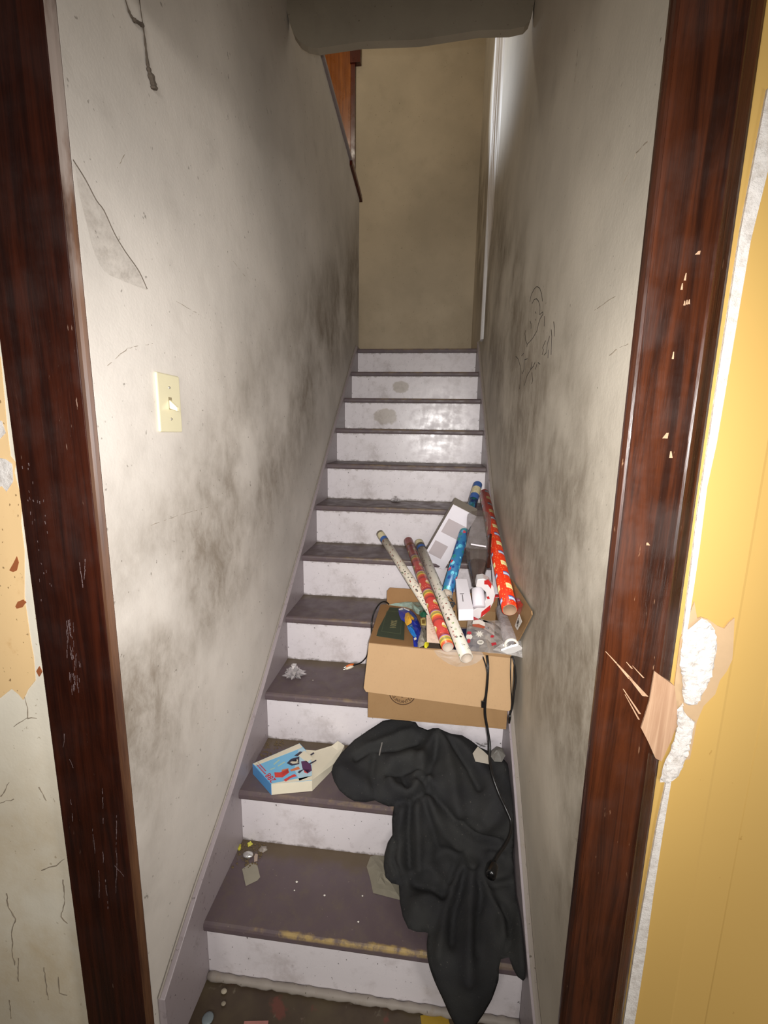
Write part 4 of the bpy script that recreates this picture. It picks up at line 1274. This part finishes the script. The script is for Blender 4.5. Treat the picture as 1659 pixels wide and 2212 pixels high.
# audio lead at the left of the box
pts = [at(840, 1305, 'y', 1.50), at(833, 1300, 'y', 1.49), at(824, 1301, 'y', 1.47), at(814, 1312, 'y', 1.44), at(806, 1330, 'y', 1.42), at(803, 1352, 'y', 1.40), (-0.090, 1.40, 0.68), at(797, 1400, 'y', 1.42), at(792, 1418, 'y', 1.46), at(780, 1431, 'y', 1.49), at(764, 1437, 'y', 1.50)]
ld = tag(obj('audio_lead', MB().tube(smooth_path(pts, 6), 0.0026, 8), M['black_rubber'], None, smooth=True), 'thin black audio lead looped over the box left side, two-colour plugs on the tread', 'cable')
for (d, c, nm) in ((0.004, srgb(206, 100, 34), 'orange_plug'), (-0.005, srgb(224, 212, 190), 'cream_plug')):
    a0 = at(764, 1437, 'y', 1.50) + Vector((0, d, 0.001 + d * .4))
    a1 = at(747, 1443, 'y', 1.49) + Vector((0, d, 0.001 + d * .4))
    obj(nm, MB().tube([a0, a0.lerp(a1, .3), a0.lerp(a1, .8), a1], [0.003, 0.0052, 0.0052, 0.0035], 10), simple(nm, c, 0.35), ld, smooth=True)
    obj('plug_pin', MB().tube([a1, a1 + (a1 - a0).normalized() * 0.008], 0.0015, 6), M['steel'], ld)
# thick power cord hanging down from the box to the garment
pw = [at(1052, 1416, 'y', 1.215), at(1054, 1440, 'y', 1.195), at(1052, 1480, 'y', 1.180), at(1048, 1520, 'y', 1.172), at(1048, 1545, 'y', 1.170), at(1053, 1575, 'y', 1.165), at(1058, 1610, 'y', 1.150), at(1058, 1640, 'y', 1.125), at(1064, 1675, 'y', 1.085), at(1078, 1715, 'y', 1.055), at(1092, 1745, 'y', 1.030), at(1104, 1775, 'y', 1.010), at(1103, 1800, 'y', 0.985), at(1092, 1825, 'y', 0.955), at(1076, 1848, 'y', 0.925), at(1068, 1862, 'y', 0.905)]
pcd = tag(obj('power_cord', MB().tube(smooth_path(pw, 6), 0.0038, 8), M['black_rubber'], None, smooth=True), 'thick black power cord hanging from the box down over the black garment', 'cable')
e0 = pw[-1]
e1 = at(1060, 1893, 'y', 0.868)
ax = (e1 - e0).normalized()
obj('plug', MB().tube([e0, e0.lerp(e1, .2), e0.lerp(e1, .35), e0.lerp(e1, .85), e1], [0.005, 0.010, 0.0125, 0.0125, 0.011], 10), M['black_plug'], pcd, smooth=True)
sx_ = ax.cross(Vector((0, 0, 1))).normalized()
for s2 in (-1, 1):
    obj('plug_prong', MB().oblong(e1 + sx_ * (s2 * 0.006) - sx_ * 0.001, sx_ * 0.002, Vector((0, 0, 0.004)), ax * 0.006), M['black_plug'], pcd)
# thin lead with a small connector beside it
th = [at(1043, 1418, 'y', 1.212), at(1050, 1440, 'y', 1.190), at(1053, 1465, 'y', 1.180), at(1050, 1495, 'y', 1.175), at(1045, 1515, 'y', 1.172)]
tl_ = tag(obj('thin_lead', MB().tube(smooth_path(th, 6), 0.0019, 7), M['black_rubber'], None, smooth=True), 'thin black lead with a square connector hanging over the box front', 'cable')
obj('connector', MB().oblong(at(1039, 1513, 'y', 1.171), RIGHT * 0.0095, -UP * 0.019, -FWD * 0.006), M['black_plug'], tl_, bevel=0.001)
# doubled lead hanging at the right corner
ta = [at(1104, 1418, 'y', 1.21), at(1103, 1450, 'y', 1.19), at(1104, 1490, 'y', 1.185), at(1105, 1520, 'y', 1.182), at(1102, 1543, 'y', 1.180)]
tb = [at(1107, 1418, 'y', 1.215), at(1112, 1440, 'y', 1.205), at(1114, 1470, 'y', 1.198), at(1110, 1500, 'y', 1.190), at(1107, 1525, 'y', 1.185), at(1102, 1543, 'y', 1.180)]
b = MB().tube(smooth_path(ta, 5), 0.0016, 7)
b.tube(smooth_path(tb, 5), 0.0027, 7)
tr2 = tag(obj('adapter_lead', b, M['black_rubber'], None, smooth=True), 'doubled black lead hanging at the box right corner beside the wall', 'cable')
obj('connector', MB().tube([ta[-1], at(1101, 1552, 'y', 1.180), at(1100, 1562, 'y', 1.180)], [0.003, 0.004, 0.0025], 8), M['black_plug'], tr2, smooth=True)

# ------------------------------------------------------------------ silver gift bows
def bow(label, c, R, seed):
    rr = random.Random(seed)
    root = empty('gift_bow', tuple(c), label, 'gift bow', 'silver gift bows on the stairs')
    for ring_, n, lift in ((0, 9, 0.10), (1, 8, 0.42), (2, 4, 0.8)):
        for i in range(n):
            a = 2 * math.pi * (i + 0.5 * ring_) / n + rr.uniform(-.12, .12)
            d = Vector((math.cos(a), math.sin(a), 0))
            s = Vector((-math.sin(a), math.cos(a), 0)) * R * 0.17
            rad = R * (1.0, 0.82, 0.4)[ring_] * rr.uniform(.85, 1.1)
            h = R * lift * rr.uniform(.8, 1.1)
            path = [Vector((0, 0, 0.001)), d * rad * 0.6 + Vector((0, 0, h * 0.35)), d * rad + Vector((0, 0, h * 0.8 + R * .05)), d * rad * 0.55 + Vector((0, 0, h + R * 0.15)), d * rad * .12 + Vector((0, 0, h * .55 + R * .1))]
            wd = [0.7, 1.0, 0.12, 1.0, 0.6]
            vs = []
            for p, q in zip(path, wd):
                vs += [p - s * q, p + s * q]
            b = MB().add(vs, [(2 * k, 2 * k + 1, 2 * k + 3, 2 * k + 2) for k in range(4)])
            o = obj('loop', b, M['silver'], root, local=True)
            so = o.modifiers.new('thickness', 'SOLIDIFY')
            so.thickness = 0.0004
    return root
M['silver'] = simple('silver_ribbon', srgb(205, 200, 200), 0.2, metal=0.45, var=0.2, scale=90)
c = at(636, 1458, 'z', 0.5405)
bow('silver ribbon bow on the left end of the tread beside the box', c, 0.041, 2)
k = 5
c = at(857, 1079, 'z', nose(5)[1] + 0.0005)
bow('silver ribbon bow lying at the back of a step higher up', Vector((c.x, nose(5)[0] + GO - 0.03, nose(5)[1] + 0.0005)), 0.030, 5)

# ------------------------------------------------------------------ torn blue carton on the second step
z9 = nose(9)[1]
zt = z9 + 0.037
cb = empty('torn_carton', tuple(at(600, 1680, 'z', z9 + 0.0005)), 'torn light blue carton with red 288 on its edge, lying on the second step', 'carton')
def pz(x, y, z=zt):
    return at(x, y, 'z', z)
A_, B_, C_, D_, E_ = pz(546, 1650), pz(647, 1606), pz(660, 1620), pz(674, 1686), pz(586, 1694)
M['sky_card'] = simple('light_blue_print', srgb(120, 184, 222), 0.35, var=0.12, scale=9)
M['blue_card'] = simple('mid_blue_print', srgb(84, 150, 208), 0.35, var=0.06)
M['cream_card'] = simple('cream_card_inside', srgb(222, 214, 192), 0.6, var=0.06)
low = lambda p: Vector((p.x, p.y, z9 + 0.001))
b = MB()
for p, q in ((A_, B_), (D_, E_)):
    b.slab([p, q, low(q), low(p)], (0, 0.0006, 0))
b.slab([low(A_), low(B_), low(C_), low(D_), low(E_)], (0, 0, 0.0006))
obj('carton_sides', b, M['cream_card'], cb)
obj('blue_end', MB().slab([A_, E_, low(E_), low(A_)], (-0.0008, -0.0003, 0)), M['blue_card'], cb)
top = obj('printed_lid', MB().slab([A_, B_, C_, D_, E_], (0, 0, 0.0008)), M['sky_card'], cb)
def onlid(pts, name, mat, dz=0.0010):
    obj(name, MB().slab([pz(x, y, zt + dz) for x, y in pts], (0, 0, 0.0003)), mat, top)
def lp(x, y):
    return (520 + x / 5.53, 1560 + y / 5.53)
onlid([lp(*q) for q in ((145, 497), (700, 255), (740, 300), (690, 322), (180, 520))], 'white_border', M['cream_card'])
onlid([lp(*q) for q in ((365, 735), (850, 640), (852, 690), (368, 742))], 'white_border', M['cream_card'])
onlid([lp(*q) for q in ((690, 322), (735, 300), (770, 330), (850, 480), (850, 640), (700, 700), (640, 560))], 'pale_area', simple('pale_blue_print', srgb(176, 206, 220), 0.4))
M['p_red'] = simple('red_print_shape', srgb(206, 66, 62), 0.5)
M['p_plum'] = simple('plum_print_shape', srgb(84, 44, 84), 0.5)
M['p_dark'] = simple('dark_print_shape', srgb(52, 48, 66), 0.5)
M['p_orange'] = simple('orange_print_shape', srgb(206, 120, 80), 0.5)
for pts, mt, nm in (([(400, 600), (470, 600), (560, 560), (580, 600), (500, 660), (410, 660)], 'p_red', 'red_shape'), ([(490, 570), (570, 550), (570, 610), (500, 640)], 'p_orange', 'orange_shape'),
                    ([(510, 690), (580, 650), (640, 620), (670, 645), (600, 665), (540, 710)], 'p_red', 'red_shape'), ([(590, 570), (690, 530), (710, 560), (600, 590)], 'p_orange', 'orange_shape'),
                    ([(720, 470), (780, 460), (840, 510), (850, 580), (800, 610), (740, 560)], 'p_plum', 'plum_shape'), ([(750, 560), (830, 570), (800, 615), (760, 600)], 'p_red', 'red_shape'),
                    ([(550, 490), (600, 440), (700, 410), (700, 500), (610, 520)], 'p_dark', 'dark_shape'), ([(590, 480), (640, 450), (680, 440), (690, 490), (620, 500)], 'cream_card', 'pale_shape'),
                    ([(640, 400), (710, 350), (740, 355), (680, 410)], 'p_dark', 'dark_shape'), ([(690, 400), (760, 340), (860, 430), (790, 480)], 'cream_card', 'pale_shape'),
                    ([(830, 385), (870, 360), (880, 375), (840, 400)], 'p_dark', 'dark_shape'), ([(820, 490), (900, 450), (905, 462), (830, 505)], 'p_dark', 'dark_shape'),
                    ([(680, 600), (700, 580), (760, 560), (700, 612)], 'p_dark', 'dark_shape')):
    onlid([lp(*q) for q in pts], nm, M[mt], 0.0013)
for pts in ([(390, 500), (455, 445), (470, 452), (400, 510)], [(440, 520), (520, 470), (530, 480), (450, 530)], [(350, 560), (410, 540), (412, 550), (355, 572)]):
    onlid([lp(*q) for q in pts], 'pale_lettering', simple('faded_yellow_print', srgb(170, 196, 180), 0.5), 0.0013)
# torn flap
fl_ = [C_, pz(681, 1622, zt - .004), pz(717, 1611, zt - .012), pz(730, 1601, zt - .006), pz(744, 1611, zt - .016), pz(728, 1645, zt - .022), D_]
obj('torn_flap', MB().slab(fl_, (0, 0, 0.0009)), M['cream_card'], cb)
obj('flap_fold', MB().slab([fl_[5], fl_[4], low(fl_[4]), low(fl_[5])], (0, 0.0006, 0)), M['cream_card'], cb)
obj('flap_fold', MB().slab([D_, fl_[5], low(fl_[5]), low(D_)], (0, 0.0006, 0)), M['cream_card'], cb)
# red lettering along the blue end
ed = (E_ - A_).normalized()
inn = (B_ - A_ - ed * (B_ - A_).dot(ed)).normalized()
M['red_letters'] = simple('red_lettering', srgb(196, 40, 48), 0.4)
link('number_288', text_mesh('288', 0.026, A_.lerp(E_, 0.80) + inn * 0.011 + Vector((0, 0, 0.0012)), -ed, -inn), M['red_letters'], top)
b = MB()
for i, (f0, f1, o_) in enumerate(((0.06, 0.52, 0.012), (0.10, 0.60, 0.005))):
    for k_ in range(9):
        g0 = f0 + (f1 - f0) * k_ / 9
        p_ = A_.lerp(E_, g0) + inn * o_ + Vector((0, 0, 0.001))
        q_ = A_.lerp(E_, g0 + (f1 - f0) / 9 * 0.72) + inn * o_ + Vector((0, 0, 0.001))
        b.slab([p_, q_, q_ + inn * 0.0035, p_ + inn * 0.0035], (0, 0, 0.0003))
obj('small_red_print', b, M['red_letters'], top)

# ------------------------------------------------------------------ the black garment draped down the lowest steps
PROF = [(1.318, 0.525), (1.300, 0.490), (1.255, 0.462), (1.19, 0.440), (1.125, 0.418), (1.085, 0.395), (1.062, 0.355), (1.045, 0.300), (1.015, 0.252),
        (0.97, 0.226), (0.91, 0.212), (0.868, 0.202), (0.846, 0.182), (0.834, 0.140), (0.830, 0.085), (0.826, 0.045), (0.815, 0.020), (0.79, 0.012), (0.70, 0.010)]
pr = smooth_path([(y, z, 0) for y, z in PROF], 6)
PY = np.array([p.x for p in pr]); PZ = np.array([p.y for p in pr])
PS = np.concatenate([[0], np.cumsum(np.hypot(np.diff(PY), np.diff(PZ)))])


def drape_hit(px, py):
    """where the line of sight meets the draped sheet: (x, run along the drape)"""
    d = ray(px, py)
    best = None
    for i in range(len(PY) - 1):
        # solve CAM + t d on segment i (in y, z)
        ay, az = PY[i], PZ[i]
        by, bz = PY[i + 1] - ay, PZ[i + 1] - az
        det = d.y * -bz - d.z * -by
        if abs(det) < 1e-12:
            continue
        ry, rz = ay - CAM.y, az - CAM.z
        t = (ry * -bz - rz * -by) / det
        u = (d.y * rz - d.z * ry) / det
        lo = -1e9 if i == 0 else -1e-6
        hi = 1e9 if i == len(PY) - 2 else 1 + 1e-6
        if lo <= u <= hi and t > 0 and (best is None or t < best[0]):
            best = (t, CAM.x + d.x * t, PS[i] + u * (PS[i + 1] - PS[i]))
    return Vector((best[1], best[2]))


def drape_pt(x, s):
    s = min(max(s, 0.0), PS[-1])
    i = min(int(np.searchsorted(PS, s, side='right')) - 1, len(PS) - 2)
    f = (s - PS[i]) / (PS[i + 1] - PS[i])
    ty, tz = PY[i + 1] - PY[i], PZ[i + 1] - PZ[i]
    L_ = math.hypot(ty, tz)
    nrm = Vector((0, tz / L_, -ty / L_))
    if nrm.y > 0 and nrm.z < 0:
        nrm = -nrm
    if nrm.z < -0.2 or (abs(nrm.z) < 0.2 and nrm.y > 0):
        nrm = -nrm
    return Vector((x, PY[i] + f * ty, PZ[i] + f * tz)), nrm


G_OUT = [(827, 1557), (795, 1578), (766, 1598), (737, 1627), (720, 1652), (716, 1668), (722, 1688), (733, 1707), (750, 1722), (766, 1731), (790, 1733), (810, 1729), (822, 1735), (839, 1742), (851, 1742),
         (847, 1770), (848, 1804), (838, 1820), (831, 1845), (829, 1871), (833, 1895), (846, 1908), (862, 1912), (864, 1948), (870, 1980), (882, 2006), (900, 2013), (925, 2014), (922, 2040), (923, 2066), (928, 2090), (938, 2118),
         (955, 2155), (970, 2190), (986, 2222), (1006, 2230), (1024, 2222), (1045, 2190), (1062, 2160), (1077, 2117), (1078, 2090), (1082, 2072), (1090, 2070), (1100, 2068), (1108, 2092), (1118, 2110), (1130, 2119), (1140, 2108), (1145, 2090), (1147, 2050),
         (1145, 2010), (1140, 1980), (1128, 1945), (1122, 1934), (1116, 1900), (1112, 1876), (1108, 1850), (1112, 1810), (1112, 1760), (1110, 1720), (1106, 1680), (1102, 1655), (1088, 1640), (1072, 1630), (1050, 1620), (1036, 1614), (1018, 1600), (998, 1588), (975, 1585), (955, 1577), (948, 1573),
         (935, 1573), (924, 1577), (904, 1569), (898, 1560), (878, 1556), (850, 1553)]
loop = []
hits = [drape_hit(*q) for q in G_OUT]
for i in range(len(hits)):
    a, c_ = hits[i], hits[(i + 1) % len(hits)]
    n = max(1, int((c_ - a).length / 0.007))
    for k in range(n):
        loop.append(a.lerp(c_, k / n))
lx = np.array([[p.x, p.y] for p in loop])
step = 0.0075
ins_pts = []
def inside(p):
    x, y = p
    x1, y1 = lx[:, 0], lx[:, 1]
    x2, y2 = np.roll(x1, -1), np.roll(y1, -1)
    cnd = (y1 > y) != (y2 > y)
    with np.errstate(divide='ignore', invalid='ignore'):
        xi = (x2 - x1) * (y - y1) / (y2 - y1) + x1
    return bool(np.sum(cnd & (x < xi)) % 2)
row = 0
sy_ = lx[:, 1].min()
while sy_ < lx[:, 1].max():
    xx = lx[:, 0].min() + (row % 2) * step / 2
    while xx < lx[:, 0].max():
        if inside((xx, sy_)) and np.min(np.hypot(lx[:, 0] - xx, lx[:, 1] - sy_)) > step * 0.6:
            ins_pts.append(Vector((xx, sy_)))
        xx += step
    sy_ += step * 0.87
    row += 1
nb = len(loop)
V2, _, F2, *_ = delaunay_2d_cdt(loop + ins_pts, [], [list(range(nb))], 1, 1e-7)
VV = np.array([[v.x, v.y] for v in V2])
# folds: (points measured on the photo, height, width)
FOLDS = [
    ([(948, 1580), (925, 1620), (905, 1660), (900, 1700)], 0.016, 0.016), ([(955, 1582), (965, 1640), (978, 1700), (990, 1760)], 0.014, 0.018), ([(945, 1590), (938, 1640), (915, 1690)], -0.010, 0.008),
    ([(960, 1590), (990, 1630), (1015, 1665), (1035, 1705)], -0.014, 0.009), ([(975, 1590), (1010, 1630), (1045, 1680), (1070, 1730), (1050, 1765)], 0.014, 0.022),
    ([(1088, 1660), (1092, 1720), (1070, 1760), (1030, 1780)], 0.010, 0.014), ([(1094, 1700), (1075, 1745), (1040, 1775), (1000, 1770)], -0.009, 0.010),
    ([(800, 1620), (850, 1600), (890, 1580)], 0.010, 0.014), ([(770, 1640), (800, 1625), (860, 1622), (900, 1605)], -0.012, 0.009), ([(735, 1670), (770, 1690), (800, 1715)], 0.012, 0.022), ([(808, 1640), (803, 1680), (812, 1720)], -0.010, 0.009),
    ([(842, 1690), (850, 1705), (880, 1715), (912, 1700), (925, 1690)], 0.016, 0.011), ([(840, 1680), (870, 1668), (905, 1668)], -0.014, 0.008), ([(870, 1680), (880, 1705), (905, 1706)], -0.010, 0.007), ([(850, 1650), (890, 1640), (910, 1650)], 0.016, 0.020),
    ([(860, 1735), (890, 1730), (925, 1705)], -0.016, 0.008), ([(905, 1690), (925, 1705), (950, 1735), (985, 1770), (1030, 1805), (1080, 1820)], -0.018, 0.009),
    ([(868, 1745), (860, 1790), (862, 1850), (868, 1890)], 0.014, 0.010), ([(885, 1740), (882, 1800), (884, 1870)], -0.012, 0.006), ([(900, 1735), (905, 1800), (905, 1880)], 0.013, 0.010), ([(918, 1735), (935, 1790), (945, 1830)], -0.009, 0.008), ([(930, 1730), (960, 1790), (990, 1830)], 0.010, 0.012),
    ([(846, 1830), (842, 1860), (850, 1890)], 0.010, 0.010), ([(857, 1815), (850, 1850), (866, 1905)], -0.010, 0.006),
    ([(945, 1850), (960, 1840), (1000, 1850)], -0.014, 0.012), ([(1010, 1850), (990, 1880), (975, 1930), (960, 1990), (945, 2060)], 0.014, 0.011), ([(1005, 1870), (995, 1920), (978, 1980), (975, 2040)], -0.011, 0.008), ([(1015, 1860), (1015, 1930), (1015, 2010), (1010, 2100)], 0.015, 0.014),
    ([(1030, 1870), (1040, 1930), (1030, 1990), (1028, 2060)], -0.012, 0.008), ([(1025, 1860), (1040, 1900), (1060, 1950), (1080, 1985), (1090, 2030)], 0.013, 0.010), ([(1070, 1890), (1100, 1880)], 0.008, 0.01), ([(1085, 1960), (1100, 1990), (1098, 2040), (1090, 2062)], -0.014, 0.008), ([(1120, 1960), (1128, 2020), (1125, 2090)], 0.012, 0.011),
    ([(930, 1870), (945, 1900), (930, 1940), (900, 1960)], 0.012, 0.018), ([(895, 1910), (930, 1925), (955, 1935)], -0.014, 0.010), ([(885, 1985), (920, 1985), (945, 1960)], 0.008, 0.014), ([(1060, 1845), (1085, 1850)], -0.012, 0.012), ([(1060, 1915), (1100, 1905)], -0.008, 0.007), ([(985, 1860), (970, 1910)], -0.008, 0.006),
]
H = np.zeros(len(VV))
for pts_, amp, wd in FOLDS:
    q = np.array([list(drape_hit(*p)) for p in pts_])
    dmin = np.full(len(VV), 1e9)
    for i in range(len(q) - 1):
        ab = q[i + 1] - q[i]
        t = np.clip(((VV - q[i]) @ ab) / (ab @ ab + 1e-12), 0, 1)
        pr_ = q[i] + t[:, None] * ab
        dmin = np.minimum(dmin, np.hypot(*(VV - pr_).T))
    H += 1.5 * amp * np.exp(-(dmin / (1.2 * wd)) ** 2)
for (f1, f2, ph, a_) in ((38, 9, 0.4, .0022), (55, -22, 1.9, .0016), (-90, 40, 0.2, .0009), (21, 44, 2.2, .0014), (130, 30, 1.0, .0005), (70, 120, 3.0, .0005)):
    H += a_ * np.sin(VV[:, 0] * f1 + VV[:, 1] * f2 + ph + 0.8 * np.sin(VV[:, 1] * 17 + VV[:, 0] * 11))
ED = np.array([np.min(np.hypot(lx[:, 0] - v[0], lx[:, 1] - v[1])) for v in VV])
H = (H + 0.012) * (1 - np.exp(-(ED / 0.016) ** 1.2))
H = np.maximum(H, -0.014)
vs = []
for (x, s), h in zip(VV, H):
    p, nrm = drape_pt(x, s)
    q = p + nrm * h
    q.x = min(q.x, XRR - 0.004)
    vs.append(q)
nv = len(vs)
# the rim turns under and down to what it lies on
def stair_z(y):
    for k in range(10, 0, -1):
        yk, zk = nose(k)
        if y < yk:
            return 0.0 if k == 10 else nose(k + 1)[1]
    return nose(1)[1]
cenx = lx.mean(axis=0)
rim = []
for i in range(nb):
    a, c_ = Vector(lx[i - 1]), Vector(lx[(i + 1) % nb])
    tdir = (c_ - a).normalized()
    inn2 = Vector((-tdir.y, tdir.x))
    tst = Vector(lx[i]) + inn2 * 0.012
    if not inside((tst.x, tst.y)):
        inn2 = -inn2
    q2 = Vector(lx[i]) + inn2 * 0.014
    p, nrm = drape_pt(q2.x, q2.y)
    gap = min(0.05, max(0.004, p.z - stair_z(p.y) - 0.004)) if nrm.z > 0.5 else 0.012
    rim.append(p - nrm * gap)
fs = [tuple(f) for f in F2]
vs += rim
for i in range(nb):
    j = (i + 1) % nb
    fs.append((i, j, nv + j, nv + i))
def cloth_mat():
    t = NT('black_crumpled_fabric')
    c = t.mix(t.rng(t.noise(8.0, 4.0), 0.3, 0.7), srgb(36, 36, 38), srgb(46, 46, 45))
    c = t.mix(t.math('MULTIPLY', t.rng(t.noise(150.0, 3.0), 0.66, 0.76), 0.35), c, srgb(110, 106, 100))
    t.bump(t.math('ADD', t.noise(420.0, 2.0), t.noise(45.0, 5.0)), 0.4, 0.002)
    return t.done(c, 0.85, 0.25)
gm = obj('black_garment', MB().add(vs, fs), cloth_mat(), None, smooth=True)
tag(gm, 'black fabric garment crumpled over the lowest steps and hanging to the floor', 'clothing')

# ------------------------------------------------------------------ scraps and litter
def flat(name, px, z, mat, label, cat, group=None, h=0.0008, warp=0.0):
    P = [at(x, y, 'z', z + 0.0006) + Vector((0, 0, random.uniform(0, warp))) for x, y in px]
    o = obj(name, MB().slab(P, (0, 0, h)), mat, None)
    return tag(o, label, cat, group)
z10 = nose(10)[1]
M['scrap_grey'] = simple('grey_buff_paper', srgb(150, 144, 128), 0.7, var=0.1)
flat('paper_scrap', [(523, 1878), (540, 1866), (554, 1863), (558, 1878), (562, 1895), (556, 1902), (531, 1914), (527, 1896)], z10, M['scrap_grey'], 'buff paper scrap at the left end of the lowest step', 'paper')
def pebble(name, px, py, z, rx, ry, rz, mat, label, cat, group=None):
    c = at(px, py, 'z', z)
    prof = [(0.0, -1), (0.5, -0.87), (0.87, -0.5), (1, 0), (0.87, 0.5), (0.5, 0.87), (0.0, 1)]
    b = MB()
    b.lathe([(r_ * rx, (q + 1) * rz) for r_, q in prof], 14, (0, 0, 0), 1.0, ry / rx)
    b.v = [(v[0] + c.x, v[1] + c.y, v[2] + z + 0.0005) for v in b.v]
    return tag(obj(name, b, mat, None, smooth=True), label, cat, group)
pebble('candy', 536, 1850, z10, 0.016, 0.011, 0.006, simple('silver_wrapped_candy', srgb(208, 206, 204), 0.2, metal=0.6), 'shiny silver disc in the dirt of the lowest step', 'candy')
tag(patch_px('wrapper_scrap', [(512, 1833), (516, 1822), (521, 1824), (521, 1834), (516, 1838)], z10 + 0.001, simple('lime_wrapper', srgb(190, 184, 60), 0.35, var=0.3, scale=90), None, 0.008, 31), 'lime yellow wrapper scrap against the left skirt board', 'wrapper')
tag(patch_px('wrapper_scrap', [(533, 1822), (542, 1818), (547, 1823), (541, 1828), (536, 1830)], z10 + 0.001, simple('lime_wrapper_pale', srgb(196, 190, 80), 0.35, var=0.3, scale=90), None, 0.008, 32), 'lime yellow wrapper scrap in the corner behind the silver disc', 'wrapper')
flat('paper_chip', [(549, 1850), (552, 1844), (557, 1846), (556, 1860), (549, 1862)], z10, simple('buff_chip', srgb(176, 156, 140), 0.7), 'narrow beige chip right of the silver disc', 'paper')
tag(patch_px('plastic_scrap', [(558, 1836), (564, 1828), (576, 1827), (578, 1836), (568, 1842), (560, 1840)], z10 + 0.001, film('dusty_clear_scrap', srgb(170, 160, 150), 0.7, 0.3), None, 0.008, 33), 'dusty clear plastic scrap at the foot of the second riser', 'plastic')
tis = patch_px('tissue', [(792, 1872), (800, 1850), (815, 1846), (832, 1850), (850, 1885), (866, 1912), (868, 1945), (840, 1938), (806, 1929), (800, 1900)], z10 + 0.001, simple('grey_crumpled_tissue', srgb(128, 122, 106), 0.75, var=0.16, scale=40), None, 0.010, 34, 4)
tag(tis, 'grey crumpled tissue sheet tucked under the left edge of the black garment', 'paper')
for i, (x, y, r_, lab) in enumerate(((641, 1906, .0035, 'white paper crumb in the middle of the lowest step'), (636, 1924, .002, 'tiny white crumb just below the bigger crumb on the lowest step'), (701, 1935, .003, 'white paper crumb right of centre on the lowest step'), (774, 1992, .0028, 'white crumb close to the worn nosing of the lowest step'), (783, 1936, .0022, 'small pale crumb below the grey tissue'), (722, 1432 + 20, .002, None))):
    zz = z10
    if lab is None:
        zz, lab = nose(8)[1], 'white crumb on the tread right of the silver bow'
        x, y = 676, 1470
    pebble('paper_crumb', x, y, zz, r_, r_ * 0.8, r_ * 0.4, M['print_white'], lab, 'crumb', 'white crumbs on the treads')
cpts = [(1032, 1613), (1046, 1624), (1058, 1636), (1061, 1652), (1044, 1648), (1027, 1645), (1021, 1628)]
flat('paper_card', cpts, 0.492, simple('dull_white_card', srgb(190, 184, 172), 0.6), 'off-white card lying on the black garment below the box', 'card')
b = MB()
rr = random.Random(40)
for i in range(7):
    c = at(1043 + rr.uniform(-14, 20), 1606 + rr.uniform(-5, 6), 'y', 1.296)
    a = Vector((rr.uniform(-1, 1), rr.uniform(-.4, .2), rr.uniform(-.6, .6))).normalized() * rr.uniform(.006, .014)
    q = a.cross(Vector((0.2, 1, 0.5))).normalized() * rr.uniform(.003, .005)
    b.slab([c - a, c + q, c + a, c - q], a.cross(q).normalized() * 0.0007)
tag(obj('foil_scrap', b, M['silver'], None), 'crumpled silver foil scrap between the box and the off-white card', 'foil')
tag(patch_px('grey_rag', [(1062, 1622), (1074, 1612), (1086, 1616), (1092, 1632), (1084, 1646), (1068, 1645), (1060, 1634)], 0.495, simple('grey_translucent_rag', srgb(112, 110, 106), 0.5), None, 0.012, 41), 'grey scrap beside the power cord at the top of the garment', 'rag')
flat('paper_scrap', [(1103, 1828), (1107, 1822), (1109, 1834), (1106, 1846), (1102, 1842)], z10 + 0.02, M['print_white'], 'white paper sliver by the right skirt board next to the garment', 'paper')
flat('paper_scrap', [(908, 2194), (936, 2190), (966, 2192), (974, 2222), (912, 2224)], 0.0, simple('dirty_yellow_paper', srgb(168, 136, 40), 0.6, var=0.15), 'dirty yellow paper on the floor beside the garment tip', 'paper')
flat('paper_scrap', [(528, 2206), (580, 2205), (578, 2222), (524, 2224)], 0.0, simple('red_white_paper', srgb(176, 120, 112), 0.6, var=0.3), 'reddish printed paper at the bottom edge of the floor', 'paper')
pebble('disc', 449, 2203, 0.0, 0.014, 0.014, 0.004, simple('grey_blue_cap', srgb(120, 130, 134), 0.35), 'grey-blue round disc on the floor at the left corner', 'disc')
pebble('pebble', 484, 2144, 0.0, 0.008, 0.006, 0.004, simple('pale_grit', srgb(170, 160, 140), 0.8), 'pale pebble at the left end of the shoe moulding', 'pebble')
pebble('pebble', 483, 2170, 0.0, 0.006, 0.005, 0.003, simple('pale_grit_b', srgb(150, 140, 122), 0.8), 'smaller pale pebble below the first one on the floor', 'pebble')

th0 = [drape_pt(*drape_hit(*q)) for q in ((827, 1606), (825, 1618), (822, 1630), (820, 1641))]
tag(obj('thread', MB().tube([p + n_ * 0.022 for p, n_ in th0], 0.0022, 6), simple('pale_thread', srgb(120, 116, 112), 0.8), None), 'short pale thread on the left part of the black garment', 'thread')

# ------------------------------------------------------------------ set every thing's origin at its own base
for o in list(COL.objects):
    if o.type == 'MESH' and o.parent is None and o.get('kind') != 'structure':
        co = np.array([tuple(v.co) for v in o.data.vertices])
        c = Vector(((co[:, 0].min() + co[:, 0].max()) / 2, (co[:, 1].min() + co[:, 1].max()) / 2, co[:, 2].min()))
        o.data.transform(Matrix.Translation(-c))
        o.location = c
        for ch in o.children:
            ch.matrix_parent_inverse = Matrix.Translation(-c)
